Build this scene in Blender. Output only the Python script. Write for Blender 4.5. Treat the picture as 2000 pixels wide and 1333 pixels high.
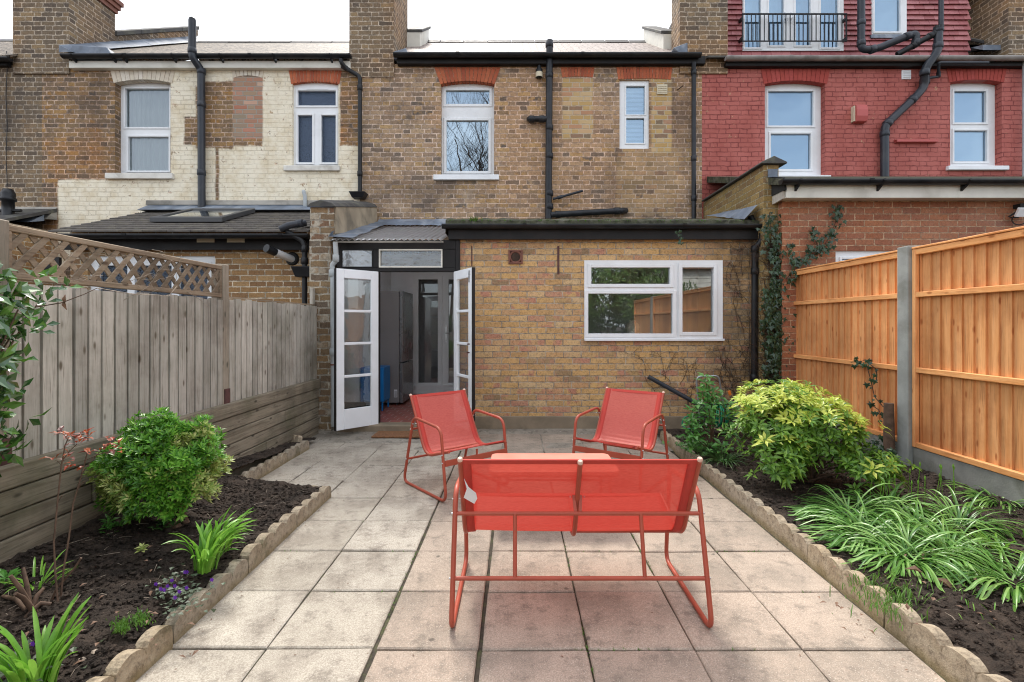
import bpy, bmesh, math, random
from mathutils import Vector, Matrix, noise, Quaternion
random.seed(7)
R = math.radians
for o in list(bpy.data.objects): bpy.data.objects.remove(o)
C = bpy.context.scene.collection
S = bpy.context.scene

# ---------------------------------------------------------------- camera
H, F, CX, CY = 1.364, 976.0, 1008.0, 632.0
cd = bpy.data.cameras.new('camera'); cam = bpy.data.objects.new('camera', cd); C.objects.link(cam)
cd.sensor_width = 36; cd.lens = F/2000*36
cd.shift_x = -(CX-1000)/2000; cd.shift_y = -(666.5-CY)/2000
cd.clip_start = .05; cd.clip_end = 1000
cam.location = (0, 0, H); cam.rotation_euler = (R(90), 0, 0)
S.camera = cam

# ---------------------------------------------------------------- sky and sun
SUN_EL, SUN_AZ = 54, -14          # azimuth from +Y (behind the houses), minus = to the left
w = bpy.data.worlds.new('World'); S.world = w; w.use_nodes = True
wt = w.node_tree; wt.nodes.clear()
sky = wt.nodes.new('ShaderNodeTexSky'); sky.sky_type = 'NISHITA'; sky.sun_disc = False
sky.sun_elevation = R(SUN_EL); sky.sun_rotation = R(SUN_AZ)
sky.air_density = 1.0; sky.dust_density = 3.0; sky.ozone_density = 1.0
tc = wt.nodes.new('ShaderNodeTexCoord')
ns = wt.nodes.new('ShaderNodeTexNoise'); ns.inputs['Scale'].default_value = 2.2; ns.inputs['Detail'].default_value = 6
mp = wt.nodes.new('ShaderNodeMapping'); mp.inputs['Scale'].default_value = (1, 1, 2.4)
cr = wt.nodes.new('ShaderNodeValToRGB'); cr.color_ramp.elements[0].position = .30; cr.color_ramp.elements[0].color = (.35,)*3+(1,)
cr.color_ramp.elements[1].position = .62; cr.color_ramp.elements[1].color = (.95,)*3+(1,)
mx = wt.nodes.new('ShaderNodeMix'); mx.data_type = 'RGBA'; mx.inputs['B'].default_value = (9.0, 9.2, 9.6, 1)
bg = wt.nodes.new('ShaderNodeBackground'); bg.inputs['Strength'].default_value = .135
wo = wt.nodes.new('ShaderNodeOutputWorld')
L = wt.links.new
L(tc.outputs['Generated'], mp.inputs['Vector']); L(mp.outputs[0], ns.inputs['Vector']); L(ns.outputs['Fac'], cr.inputs['Fac'])
sx = wt.nodes.new('ShaderNodeSeparateXYZ'); L(tc.outputs['Generated'], sx.inputs[0])
mrg = wt.nodes.new('ShaderNodeMapRange'); mrg.inputs['From Min'].default_value = -1; mrg.inputs['From Max'].default_value = .2; mrg.inputs['To Min'].default_value = .72; mrg.inputs['To Max'].default_value = 1.0; L(sx.outputs[1], mrg.inputs['Value'])
ml = wt.nodes.new('ShaderNodeMath'); ml.operation = 'MULTIPLY'; L(cr.outputs['Color'], ml.inputs[0]); L(mrg.outputs[0], ml.inputs[1]); L(ml.outputs[0], mx.inputs['Factor']); L(sky.outputs[0], mx.inputs['A']); L(mx.outputs['Result'], bg.inputs['Color']); L(bg.outputs[0], wo.inputs['Surface'])
sl = bpy.data.lights.new('sun', 'SUN'); sl.energy = 2.5; sl.angle = R(13); sl.color = (1, .95, .88)
so = bpy.data.objects.new('sun', sl); C.objects.link(so)
sd = Vector((math.sin(R(SUN_AZ))*math.cos(R(SUN_EL)), math.cos(R(SUN_AZ))*math.cos(R(SUN_EL)), math.sin(R(SUN_EL))))
so.rotation_euler = sd.to_track_quat('Z', 'Y').to_euler(); so.location = (0, 0, 20)
S.view_settings.view_transform = 'Standard'; S.view_settings.look = 'None'
S.view_settings.exposure = 0.87; S.view_settings.gamma = 1
S.cycles.filter_width = 1.1

# ---------------------------------------------------------------- helpers
def at(px, py, Y): return Vector(((px-CX)/F*Y, Y, H-(py-CY)/F*Y))
def fx(px, Y): return (px-CX)/F*Y
def fz(py, Y): return H-(py-CY)/F*Y
U = random.uniform

class MB:
    def __init__(s): s.v = []; s.f = []; s.sm = []
    def add(s, vs, fs, smooth=False):
        n = len(s.v); s.v += [tuple(v) for v in vs]
        for f in fs: s.f.append(tuple(i+n for i in f)); s.sm.append(smooth)
    def box(s, x0, x1, y0, y1, z0, z1):
        s.add([(x0,y0,z0),(x1,y0,z0),(x1,y1,z0),(x0,y1,z0),(x0,y0,z1),(x1,y0,z1),(x1,y1,z1),(x0,y1,z1)],
              [(0,3,2,1),(4,5,6,7),(0,1,5,4),(1,2,6,5),(2,3,7,6),(3,0,4,7)])
    def obox(s, c, ux, uy, uz, sx, sy, sz):
        c = Vector(c); vs = []
        for k in (-1, 1):
            for a, b in ((-1,-1),(1,-1),(1,1),(-1,1)):
                vs.append(c+ux*(a*sx/2)+uy*(b*sy/2)+uz*(k*sz/2))
        s.add(vs, [(0,3,2,1),(4,5,6,7),(0,1,5,4),(1,2,6,5),(2,3,7,6),(3,0,4,7)])
    def bar(s, a, b, w, d, up=Vector((0,0,1))):
        a, b = Vector(a), Vector(b); t = (b-a); l = t.length; t.normalize()
        x = t.cross(up)
        if x.length < 1e-4: x = t.cross(Vector((0,1,0)))
        x.normalize(); z = x.cross(t).normalized()
        s.obox((a+b)/2, x, t, z, w, l, d)
    def prism(s, poly, ax, c0, c1, smooth=False):
        def P(a, b, c): return {'x': (c, a, b), 'y': (a, c, b), 'z': (a, b, c)}[ax]
        n = len(poly)
        ar = sum(poly[i][0]*poly[(i+1) % n][1]-poly[(i+1) % n][0]*poly[i][1] for i in range(n))
        flip = (ar < 0) != (ax == 'y')
        vs = [P(a, b, c0) for a, b in poly]+[P(a, b, c1) for a, b in poly]
        fs = [tuple(range(n-1, -1, -1)), tuple(range(n, 2*n))]+[(i, (i+1) % n, n+(i+1) % n, n+i) for i in range(n)]
        if flip: fs = [tuple(reversed(f)) for f in fs]
        n0 = len(s.f); s.add(vs, fs)
        if smooth:
            for i in range(n0+2, len(s.f)): s.sm[i] = True
    def quad(s, a, b, c, d): s.add([a, b, c, d], [(0,1,2,3)])
    def tube(s, pts, r, n=8, cap=True, closed=False):
        pts = [Vector(p) for p in pts]; m = len(pts)
        rs = r if isinstance(r, (list, tuple)) else [r]*m
        def tang(i):
            if closed: return (pts[(i+1) % m]-pts[i-1]).normalized()
            if i == 0: return (pts[1]-pts[0]).normalized()
            if i == m-1: return (pts[-1]-pts[-2]).normalized()
            return ((pts[i+1]-pts[i]).normalized()+(pts[i]-pts[i-1]).normalized()).normalized()
        t = tang(0); x = t.cross(Vector((0,0,1)))
        if x.length < .05: x = t.cross(Vector((0,1,0)))
        x.normalize(); vs = []
        for i in range(m):
            t2 = tang(i)
            q = t.rotation_difference(t2); x = q @ x; x = (x-t2*x.dot(t2)).normalized(); t = t2
            y = t.cross(x)
            for k in range(n):
                a = 2*math.pi*k/n; vs.append(pts[i]+(x*math.cos(a)+y*math.sin(a))*rs[i])
        fs = []
        for i in range(m if closed else m-1):
            j = (i+1) % m
            for k in range(n): fs.append((i*n+k, i*n+(k+1) % n, j*n+(k+1) % n, j*n+k))
        s.add(vs, fs, True)
        if cap and not closed:
            s.add(vs[:n], [tuple(range(n-1, -1, -1))]); s.add(vs[-n:], [tuple(range(n))])
    def lathe(s, c, prof, n=16, axis=Vector((0,0,1))):
        c = Vector(c); q = Vector((0,0,1)).rotation_difference(axis); vs = []
        for r, z in prof:
            for k in range(n):
                a = 2*math.pi*k/n; vs.append(c+q @ Vector((r*math.cos(a), r*math.sin(a), z)))
        fs = [(i*n+k, i*n+(k+1) % n, (i+1)*n+(k+1) % n, (i+1)*n+k) for i in range(len(prof)-1) for k in range(n)]
        s.add(vs, fs, True)
    def ring(s, x0, x1, z0, z1, y0, y1, w):
        s.box(x0, x0+w, y0, y1, z0, z1); s.box(x1-w, x1, y0, y1, z0, z1)
        s.box(x0+w, x1-w, y0, y1, z1-w, z1); s.box(x0+w, x1-w, y0, y1, z0, z0+w)
    def leaf(s, b, d, up, l, w, droop=.15, fold=.12):
        b = Vector(b); d = Vector(d).normalized(); x = d.cross(up)
        if x.length < 1e-3: x = d.cross(Vector((1,0,0)))
        x.normalize(); n = x.cross(d)
        m = b+d*l*.5; tip = b+d*l-n*l*droop
        s.add([b, m-x*w/2+n*w*fold, m-n*w*fold*.5, m+x*w/2+n*w*fold, tip], [(0,2,1),(0,3,2),(1,2,4),(2,3,4)])
    def blade(s, b, d, l, w, bend, n=6, tw=0):
        b = Vector(b); d = Vector(d).normalized(); h = Vector((d.x, d.y, 0))
        if h.length < 1e-3: h = Vector((1,0,0))
        h.normalize(); side = Vector((-h.y, h.x, 0)); a = math.atan2(d.z, math.hypot(d.x, d.y))
        p = b.copy(); vs = []
        for i in range(n+1):
            t = i/n; ww = w*(.7+.3*min(1, t*4))*(1-max(0, (t-.72)/.28)**2*.93)/2
            an = tw*t; sv = side*math.cos(an)+Vector((0,0,1))*math.sin(an)
            up = Vector((-math.sin(a)*h.x, -math.sin(a)*h.y, math.cos(a)))
            vs += [p-sv*ww, p-up*ww*.35, p+sv*ww]
            p = p+(h*math.cos(a)+Vector((0,0,1))*math.sin(a))*(l/n)
            a -= bend/n*(0.5+t)
            if a < -1.35: a = -1.35
            if p.z < b.z+.012 and i > 1: p.z = b.z+.012
        fs = []
        for i in range(n):
            fs += [(i*3, i*3+1, i*3+4, i*3+3), (i*3+1, i*3+2, i*3+5, i*3+4)]
        s.add(vs, fs, True)
    def build(s, name, mat, parent=None, bevel=0, seg=1):
        me = bpy.data.meshes.new(name)
        off = Vector(parent.get('_w', (0,0,0))) if parent else Vector((0,0,0))
        me.from_pydata([tuple(Vector(v)-off) for v in s.v] if parent else s.v, [], s.f); me.update()
        me.polygons.foreach_set('use_smooth', s.sm)
        o = bpy.data.objects.new(name, me); C.objects.link(o); me.materials.append(mat)
        if parent: o.parent = parent; o['_w'] = tuple(off)
        if bevel:
            b = o.modifiers.new('bevel', 'BEVEL'); b.width = bevel; b.segments = seg; b.limit_method = 'ANGLE'; b.angle_limit = R(40)
        return o

def thing(name, label, cat, loc=(0,0,0), group=None):
    o = bpy.data.objects.new(name, None); C.objects.link(o); o.location = loc
    o.empty_display_size = .1; o['label'] = label; o['category'] = cat; o['_w'] = tuple(loc)
    if group: o['group'] = group
    return o
def tag(o, label, cat, group=None):
    o['label'] = label; o['category'] = cat
    if group: o['group'] = group
    return o
def struct(o, kind='structure'): o['kind'] = kind; return o

def rnd_path(pts, r, n=5):
    """polyline with rounded corners"""
    pts = [Vector(p) for p in pts]; out = [pts[0]]
    for i in range(1, len(pts)-1):
        a, b, c = pts[i-1], pts[i], pts[i+1]
        rr = min(r, (b-a).length*.49, (c-b).length*.49)
        p0 = b+(a-b).normalized()*rr; p1 = b+(c-b).normalized()*rr
        for k in range(n+1):
            t = k/n; out.append(p0*(1-t)**2+b*2*t*(1-t)+p1*t*t)
    out.append(pts[-1]); return out

def wallmesh(mb, x0, x1, z0, z1, y, thick, ops):
    xs = sorted({x0, x1, *[v for o in ops for v in (o[0], o[1])]}); zs = sorted({z0, z1, *[v for o in ops for v in (o[2], o[3])]})
    xs = [v for v in xs if x0 <= v <= x1]; zs = [v for v in zs if z0 <= v <= z1]
    for i in range(len(xs)-1):
        for j in range(len(zs)-1):
            a, b, c, d = xs[i], xs[i+1], zs[j], zs[j+1]; mx_, mz_ = (a+b)/2, (c+d)/2
            if any(o[0] < mx_ < o[1] and o[2] < mz_ < o[3] for o in ops): continue
            mb.quad((a,y,c), (b,y,c), (b,y,d), (a,y,d)); mb.quad((b,y+thick,c), (a,y+thick,c), (a,y+thick,d), (b,y+thick,d))
    for a, b, c, d in ops:
        mb.quad((a,y,c), (a,y,d), (a,y+thick,d), (a,y+thick,c)); mb.quad((b,y,d), (b,y,c), (b,y+thick,c), (b,y+thick,d))
        mb.quad((a,y,d), (b,y,d), (b,y+thick,d), (a,y+thick,d))
        if c > z0: mb.quad((b,y,c), (a,y,c), (a,y+thick,c), (b,y+thick,c))
    mb.quad((x0,y,z1), (x1,y,z1), (x1,y+thick,z1), (x0,y+thick,z1))
    mb.quad((x0,y+thick,z0), (x0,y,z0), (x0,y,z1), (x0,y+thick,z1)); mb.quad((x1,y,z0), (x1,y+thick,z0), (x1,y+thick,z1), (x1,y,z1))

# ---------------------------------------------------------------- materials
class NT:
    def __init__(s, name):
        s.m = bpy.data.materials.new(name); s.m.use_nodes = True; s.t = s.m.node_tree; s.t.nodes.clear()
        s.out = s.t.nodes.new('ShaderNodeOutputMaterial'); s._p = None
    def n(s, ty, **k):
        nd = s.t.nodes.new('ShaderNode'+ty)
        for a, b in k.items(): setattr(nd, a, b)
        return nd
    def l(s, a, b): s.t.links.new(a, b)
    def put(s, sock, v):
        if isinstance(v, bpy.types.NodeSocket): s.l(v, sock)
        elif v is not None:
            if hasattr(sock.default_value, '__len__') and not isinstance(v, (float, int)):
                sock.default_value = tuple(v)+((1,) if len(v) == 3 and len(sock.default_value) == 4 else ())
            else: sock.default_value = v
    def math(s, op, a, b=None, c=None):
        nd = s.n('Math', operation=op)
        for i, v in enumerate((a, b, c)):
            if v is not None: s.put(nd.inputs[i], v)
        return nd.outputs[0]
    def vm(s, op, a, b=None):
        nd = s.n('VectorMath', operation=op); s.put(nd.inputs[0], a)
        if b is not None: s.put(nd.inputs[1], b)
        return nd.outputs[0]
    def mix(s, f, a, b, mode='MIX'):
        nd = s.n('Mix', data_type='RGBA', blend_type=mode); s.put(nd.inputs['Factor'], f); s.put(nd.inputs['A'], a); s.put(nd.inputs['B'], b)
        return nd.outputs['Result']
    def noise(s, scale=5, det=4, vec=None, rough=.55, dist=0, col=False):
        nd = s.n('TexNoise'); nd.inputs['Scale'].default_value = scale; nd.inputs['Detail'].default_value = det
        nd.inputs['Roughness'].default_value = rough; nd.inputs['Distortion'].default_value = dist
        s.l(vec if vec is not None else s.pos(), nd.inputs['Vector']); return nd.outputs['Color' if col else 'Fac']
    def pos(s):
        if s._p is None: s.g = s.n('NewGeometry'); s._p = s.g.outputs['Position']
        return s._p
    def scaled(s, v): return s.vm('MULTIPLY', s.pos(), v)
    def ramp(s, f, els, interp='LINEAR'):
        nd = s.n('ValToRGB'); cr = nd.color_ramp; cr.interpolation = interp
        while len(cr.elements) < len(els): cr.elements.new(.5)
        for e, (p, c) in zip(cr.elements, els):
            e.position = p; e.color = (c, c, c, 1) if isinstance(c, (int, float)) else tuple(c)+(1,)
        s.put(nd.inputs[0], f); return nd.outputs[0]
    def mr(s, v, a, b, c=0, d=1, smooth=True):
        nd = s.n('MapRange'); nd.interpolation_type = 'SMOOTHSTEP' if smooth else 'LINEAR'; nd.clamp = True if not smooth else nd.clamp
        for i, x in enumerate((v, a, b, c, d)): s.put(nd.inputs[i], x)
        return nd.outputs[0]
    def bump(s, h, st=.5, dist=.01, nrm=None):
        nd = s.n('Bump'); nd.inputs['Strength'].default_value = st; nd.inputs['Distance'].default_value = dist
        s.put(nd.inputs['Height'], h)
        if nrm is not None: s.l(nrm, nd.inputs['Normal'])
        return nd.outputs[0]
    def bsdf(s, col, rough=.8, nrm=None, metal=0, spec=.5, coat=0):
        nd = s.n('BsdfPrincipled'); s.put(nd.inputs['Base Color'], col); s.put(nd.inputs['Roughness'], rough)
        s.put(nd.inputs['Metallic'], metal); s.put(nd.inputs['Specular IOR Level'], spec); s.put(nd.inputs['Coat Weight'], coat)
        if nrm is not None: s.l(nrm, nd.inputs['Normal'])
        return nd.outputs[0]
    def done(s, sh): s.l(sh, s.out.inputs['Surface']); return s.m

def simple(name, col, rough=.6, var=.15, scale=6, bump=.15, bscale=60, metal=0, dirt=None, dirtamt=.5, spec=.35, bd=.004):
    t = NT(name); n1 = t.noise(scale, 5)
    c = t.mix(t.mr(n1, .3, .7), [v*(1-var) for v in col], [min(1, v*(1+var)) for v in col])
    if dirt: c = t.mix(t.math('MULTIPLY', t.mr(t.noise(scale*.7, 7, dist=.6), .45, .72), dirtamt), c, dirt)
    b = t.bump(t.noise(bscale, 4), bump, bd) if bump else None
    r = t.mr(n1, .2, .8, max(.02, rough-.08), min(1, rough+.1))
    return t.done(t.bsdf(c, r, b, metal, spec))

def brick(name, P, split, h, cols, mortar, mw=.010, soot=(.06,.05,.045), sootamt=.5, inner=None, wob=.006, extra=None, bump=.8, rough=.9, mortvar=.45, uoff=0.0, lite=(.46,.36,.25), warm=0.0):
    """cols: ramp over a random value per brick"""
    t = NT(name); p = t.pos(); g = t.g
    wn = t.n('TexNoise'); wn.inputs['Scale'].default_value = 7; wn.inputs['Detail'].default_value = 3; t.l(p, wn.inputs['Vector'])
    wv = t.vm('MULTIPLY', t.vm('SUBTRACT', wn.outputs['Color'], (.5,.5,.5)), (wob*2, wob*2, wob*2))
    q = t.vm('ADD', p, wv); sp = t.n('SeparateXYZ'); t.l(q, sp.inputs[0]); sn = t.n('SeparateXYZ'); t.l(g.outputs['True Normal'], sn.inputs[0])
    wy = t.math('GREATER_THAN', t.math('ABSOLUTE', sn.outputs[1]), .5)
    u = t.math('ADD', t.math('MULTIPLY', wy, sp.outputs[0]), t.math('MULTIPLY', t.math('SUBTRACT', 1.0, wy), sp.outputs[1]))
    u = t.math('ADD', u, 50.0+uoff); z = t.math('ADD', sp.outputs[2], 10.0)
    v = t.math('DIVIDE', z, h); row = t.math('FLOOR', v); fv = t.math('SUBTRACT', v, row)
    rr = t.n('TexWhiteNoise', noise_dimensions='1D'); t.l(row, rr.inputs['W'])
    xp = t.math('ADD', t.math('ADD', t.math('DIVIDE', u, P), t.math('MULTIPLY', t.math('MODULO', row, 2.0), .5)), t.math('MULTIPLY', rr.outputs[0], .09))
    col = t.math('FLOOR', xp); f = t.math('SUBTRACT', xp, col)
    if split < 1:
        isH = t.math('GREATER_THAN', f, split)
        ls = t.math('DIVIDE', f, split); lh = t.math('DIVIDE', t.math('SUBTRACT', f, split), 1-split)
        ws, wh = split*P, (1-split)*P
        ds = t.math('MULTIPLY', t.math('MINIMUM', ls, t.math('SUBTRACT', 1.0, ls)), ws); dh = t.math('MULTIPLY', t.math('MINIMUM', lh, t.math('SUBTRACT', 1.0, lh)), wh)
        du = t.math('ADD', t.math('MULTIPLY', isH, dh), t.math('MULTIPLY', t.math('SUBTRACT', 1.0, isH), ds))
        cid = t.math('ADD', t.math('MULTIPLY', col, 2.0), isH)
    else:
        du = t.math('MULTIPLY', t.math('MINIMUM', f, t.math('SUBTRACT', 1.0, f)), P); cid = col
    dv = t.math('MULTIPLY', t.math('MINIMUM', fv, t.math('SUBTRACT', 1.0, fv)), h)
    d = t.math('ADD', t.math('MINIMUM', du, dv), t.math('MULTIPLY', t.math('SUBTRACT', t.noise(38, 4, rough=.65), .5), .021))
    mask = t.mr(d, mw/2-.0015, mw/2+.003)
    cv = t.n('CombineXYZ'); t.l(cid, cv.inputs[0]); t.l(row, cv.inputs[1])
    wn2 = t.n('TexWhiteNoise', noise_dimensions='3D'); t.l(cv.outputs[0], wn2.inputs['Vector']); rnd = wn2.outputs['Value']
    sc = t.n('SeparateColor'); t.l(wn2.outputs['Color'], sc.inputs[0])
    n = len(cols); bc = t.ramp(rnd, [((i+.5)/n, c) for i, c in enumerate(cols)], 'CONSTANT' if False else 'LINEAR')
    if inner:   # blotches of another fired colour inside bricks
        shifted = t.vm('ADD', p, t.vm('MULTIPLY', wn2.outputs['Color'], (9, 9, 9)))
        bl = t.n('TexNoise'); bl.inputs['Scale'].default_value = 9; bl.inputs['Detail'].default_value = 4; t.l(shifted, bl.inputs['Vector'])
        bc = t.mix(t.math('MULTIPLY', t.mr(bl.outputs['Fac'], .47, .60), t.mr(sc.outputs[0], .50, .88)), bc, inner)
    fine = t.noise(48, 7, rough=.78); mid = t.noise(13, 5)
    bc = t.mix(t.mr(fine, .42, .72, 0, .62), bc, (.045,.036,.028)); bc = t.mix(t.mr(t.noise(33, 6, rough=.75), .56, .70, 0, .5), bc, lite); bc = t.mix(t.mr(mid, .35, .7, 0, .4), bc, (1.0,.88,.72), 'MULTIPLY')
    mc = t.mix(t.mr(t.noise(18, 5), .3, .7, 0, 1), [v*(1-mortvar) for v in mortar], [min(1, v*(1+mortvar)) for v in mortar])
    c = t.mix(mask, mc, bc)
    if sootamt:
        c = t.mix(t.math('MULTIPLY', t.mr(t.noise(.9, 8, rough=.7), .46, .68), sootamt), c, soot); c = t.mix(t.math('MULTIPLY', t.mr(t.noise(.55, 5), .42, .62), warm), c, (1.25,.86,.55), 'MULTIPLY')
        c = t.mix(t.math('MULTIPLY', t.mr(t.noise(6.5, 6, rough=.7), .52, .75), sootamt*.6), c, soot)
    ctx = dict(mask=mask, x=sp.outputs[0], y=sp.outputs[1], z=sp.outputs[2], rnd=rnd)
    hgt = t.math('ADD', t.math('MULTIPLY', mask, .8), t.math('MULTIPLY', fine, .35)); ro = rough
    if extra: c, hgt, ro = extra(t, c, ctx, hgt, ro)
    return t.done(t.bsdf(c, ro, t.bump(hgt, bump, .006), spec=.25))

def rect(t, ctx, x0, x1, z0, z1, soft=.02, wob=.14, sc=5):
    if 'px' not in ctx:
        nn = t.n('TexNoise'); nn.inputs['Scale'].default_value = sc; nn.inputs['Detail'].default_value = 7; nn.inputs['Roughness'].default_value = .7; t.l(t.pos(), nn.inputs['Vector'])
        s3 = t.n('SeparateColor'); t.l(nn.outputs['Color'], s3.inputs[0])
        ctx['px'] = t.math('SUBTRACT', s3.outputs[0], .5); ctx['pz'] = t.math('SUBTRACT', s3.outputs[1], .5)
    x = t.math('ADD', ctx['x'], t.math('MULTIPLY', ctx['px'], wob)); z = t.math('ADD', ctx['z'], t.math('MULTIPLY', ctx['pz'], wob))
    a = t.math('MULTIPLY', t.mr(x, x0-soft, x0+soft), t.mr(x, x1-soft, x1+soft, 1, 0))
    b = t.math('MULTIPLY', t.mr(z, z0-soft, z0+soft), t.mr(z, z1-soft, z1+soft, 1, 0))
    return t.math('MULTIPLY', a, b)

def wood(name, c1, c2, dark, grain='z', knots=True, var=.35, rough=.8, green=0, board=True, spec=.3):
    t = NT(name); sc = {'z': (24, 24, 1.1), 'y': (24, 1.1, 24), 'x': (1.1, 24, 24)}[grain]
    g = t.n('NewGeometry'); t.g = g; t._p = g.outputs['Position']
    isl = g.outputs['Random Per Island']; off = t.n('CombineXYZ')
    for i in range(3): t.l(t.math('MULTIPLY', isl, 37.0+i*11), off.inputs[i])
    v = t.vm('ADD', t.vm('MULTIPLY', t._p, sc), off.outputs[0])
    n1 = t.noise(1.0, 7, v, .65, .8); n2 = t.noise(3.5, 4, v, .6)
    c = t.mix(t.mr(n1, .3, .7), c1, c2)
    c = t.mix(t.mr(n2, .52, .72, 0, .6), c, dark); n3 = t.noise(9.0, 3, v, .7); c = t.mix(t.mr(n3, .55, .75, 0, .35), c, dark)
    c = t.mix(t.mr(t.noise(1.6, 6, rough=.65), .42, .68, 0, .5), c, dark); c = t.mix(t.mr(n1, .58, .72, 0, .5), c, dark)
    if board:
        bb = t.mr(isl, 0, 1, 1-var, 1+var*.5, False); cc = t.n('CombineColor')
        for i in range(3): t.l(bb, cc.inputs[i])
        c = t.mix(1.0, c, cc.outputs[0], 'MULTIPLY')
    if knots:
        ks = {'z': (11, 11, 4.5), 'y': (11, 4.5, 11), 'x': (4.5, 11, 11)}[grain]
        vo = t.n('TexVoronoi'); vo.inputs['Scale'].default_value = 1
        t.l(t.vm('ADD', t.vm('MULTIPLY', t._p, ks), off.outputs[0]), vo.inputs['Vector'])
        c = t.mix(t.mr(vo.outputs['Distance'], .06, .17, .9, 0), c, dark)
    if green:
        sp = t.n('SeparateXYZ'); t.l(t._p, sp.inputs[0])
        c = t.mix(t.math('MULTIPLY', t.mr(t.noise(3, 6), .45, .7), green), c, (.07,.08,.035))
    return t.done(t.bsdf(c, rough, t.bump(t.math('ADD', n1, t.math('MULTIPLY', n2, .6)), .5, .004), spec=spec))

def leafmat(name, ramp, rough=.4, trans=.3, spec=.5, vein=False):
    t = NT(name); g = t.n('NewGeometry'); t.g = g; t._p = g.outputs['Position']
    c = t.ramp(g.outputs['Random Per Island'], [(i/(max(1, len(ramp)-1)), k) for i, k in enumerate(ramp)])
    c = t.mix(t.mr(t.noise(30, 3), .3, .7, 0, .3), c, [v*.6 for v in ramp[0]])
    a = t.bsdf(c, rough, None, 0, spec); tr = t.n('BsdfTranslucent')
    t.l(t.mix(.3, c, (.9,1,.2), 'MULTIPLY') if False else c, tr.inputs[0])
    mxs = t.n('MixShader'); mxs.inputs[0].default_value = trans; t.l(a, mxs.inputs[1]); t.l(tr.outputs[0], mxs.inputs[2])
    return t.done(mxs.outputs[0])

def glass(name, refl, tint=(1,1,1), rough=.0, wav=.0, wsc=3, gc=(.95,.98,1)):
    t = NT(name); tr = t.n('BsdfTransparent'); tr.inputs[0].default_value = tuple(tint)+(1,)
    gl = t.n('BsdfGlossy'); gl.inputs['Roughness'].default_value = rough; gl.inputs[0].default_value = tuple(gc)+(1,)
    if wav: t.l(t.bump(t.noise(wsc, 2), wav, .02), gl.inputs['Normal'])
    fr = t.n('Fresnel'); fr.inputs[0].default_value = 1.5
    k = t.math('MINIMUM', t.math('ADD', t.math('MULTIPLY', fr.outputs[0], 1.3), refl), 1.0)
    m = t.n('MixShader'); t.l(k, m.inputs[0]); t.l(tr.outputs[0], m.inputs[1]); t.l(gl.outputs[0], m.inputs[2])
    return t.done(m.outputs[0])
# ---------------------------------------------------------------- the material set
M = {}
M['ext_brick'] = brick('yellow_stock_brick', .228, 1, .0780,
    [(.68,.435,.19),(.55,.34,.155),(.65,.41,.175),(.58,.35,.18),(.66,.47,.26),(.60,.38,.17),(.70,.48,.25),(.32,.22,.13),(.62,.41,.19),(.55,.30,.19),(.66,.42,.18)],
    (.36,.30,.225), mw=.011, sootamt=.14, inner=(.55,.27,.18), wob=.005, bump=.8, lite=(.60,.45,.26),
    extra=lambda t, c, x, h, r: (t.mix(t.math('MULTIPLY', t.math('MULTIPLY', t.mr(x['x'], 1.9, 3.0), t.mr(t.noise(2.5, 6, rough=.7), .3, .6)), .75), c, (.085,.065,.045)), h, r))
stock = [(.45,.315,.20),(.34,.24,.16),(.19,.15,.12),(.49,.345,.21),(.41,.28,.18),(.51,.37,.235),(.30,.215,.155),(.47,.33,.205),(.38,.27,.175),(.15,.125,.105),(.51,.35,.18)]
def yellow_patch(t, c, x, h, r):
    q = lambda a, b, z0, z1, **k: rect(t, x, fx(a, 8.2), fx(b, 8.2), fz(z1, 8.2), fz(z0, 8.2), **k)
    m = t.math('MAXIMUM', q(1098, 1158, 154, 272, wob=.05), t.math('MAXIMUM', q(1272, 1312, 155, 300, wob=.05), t.math('MULTIPLY', q(1205, 1330, 292, 420, wob=.3), .3)))
    y = t.ramp(x['rnd'], [(0,(.56,.38,.16)),(.4,(.48,.31,.12)),(.6,(.60,.44,.24)),(.8,(.50,.26,.15)),(.9,(.2,.15,.1)),(1,(.56,.40,.2))]); y = t.mix(x['mask'], (.50,.42,.30), y)
    pale = t.math('MULTIPLY', t.mr(t.noise(1.7, 6, rough=.7), .55, .75), .45)
    return t.mix(pale, t.mix(t.math('MULTIPLY', m, .85), c, y), (.52,.43,.33)), h, r
M['mid_brick'] = brick('weathered_london_stock_brick', .345, .655, .0762, stock, (.54,.42,.335), mw=.013, sootamt=.52, warm=.25, inner=(.44,.29,.14), wob=.010, extra=yellow_patch, lite=(.55,.43,.31))
dk = [(.26,.18,.105),(.36,.23,.105),(.15,.115,.088),(.43,.26,.10),(.30,.20,.115),(.13,.105,.085),(.39,.25,.125),(.27,.185,.115)]
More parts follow.
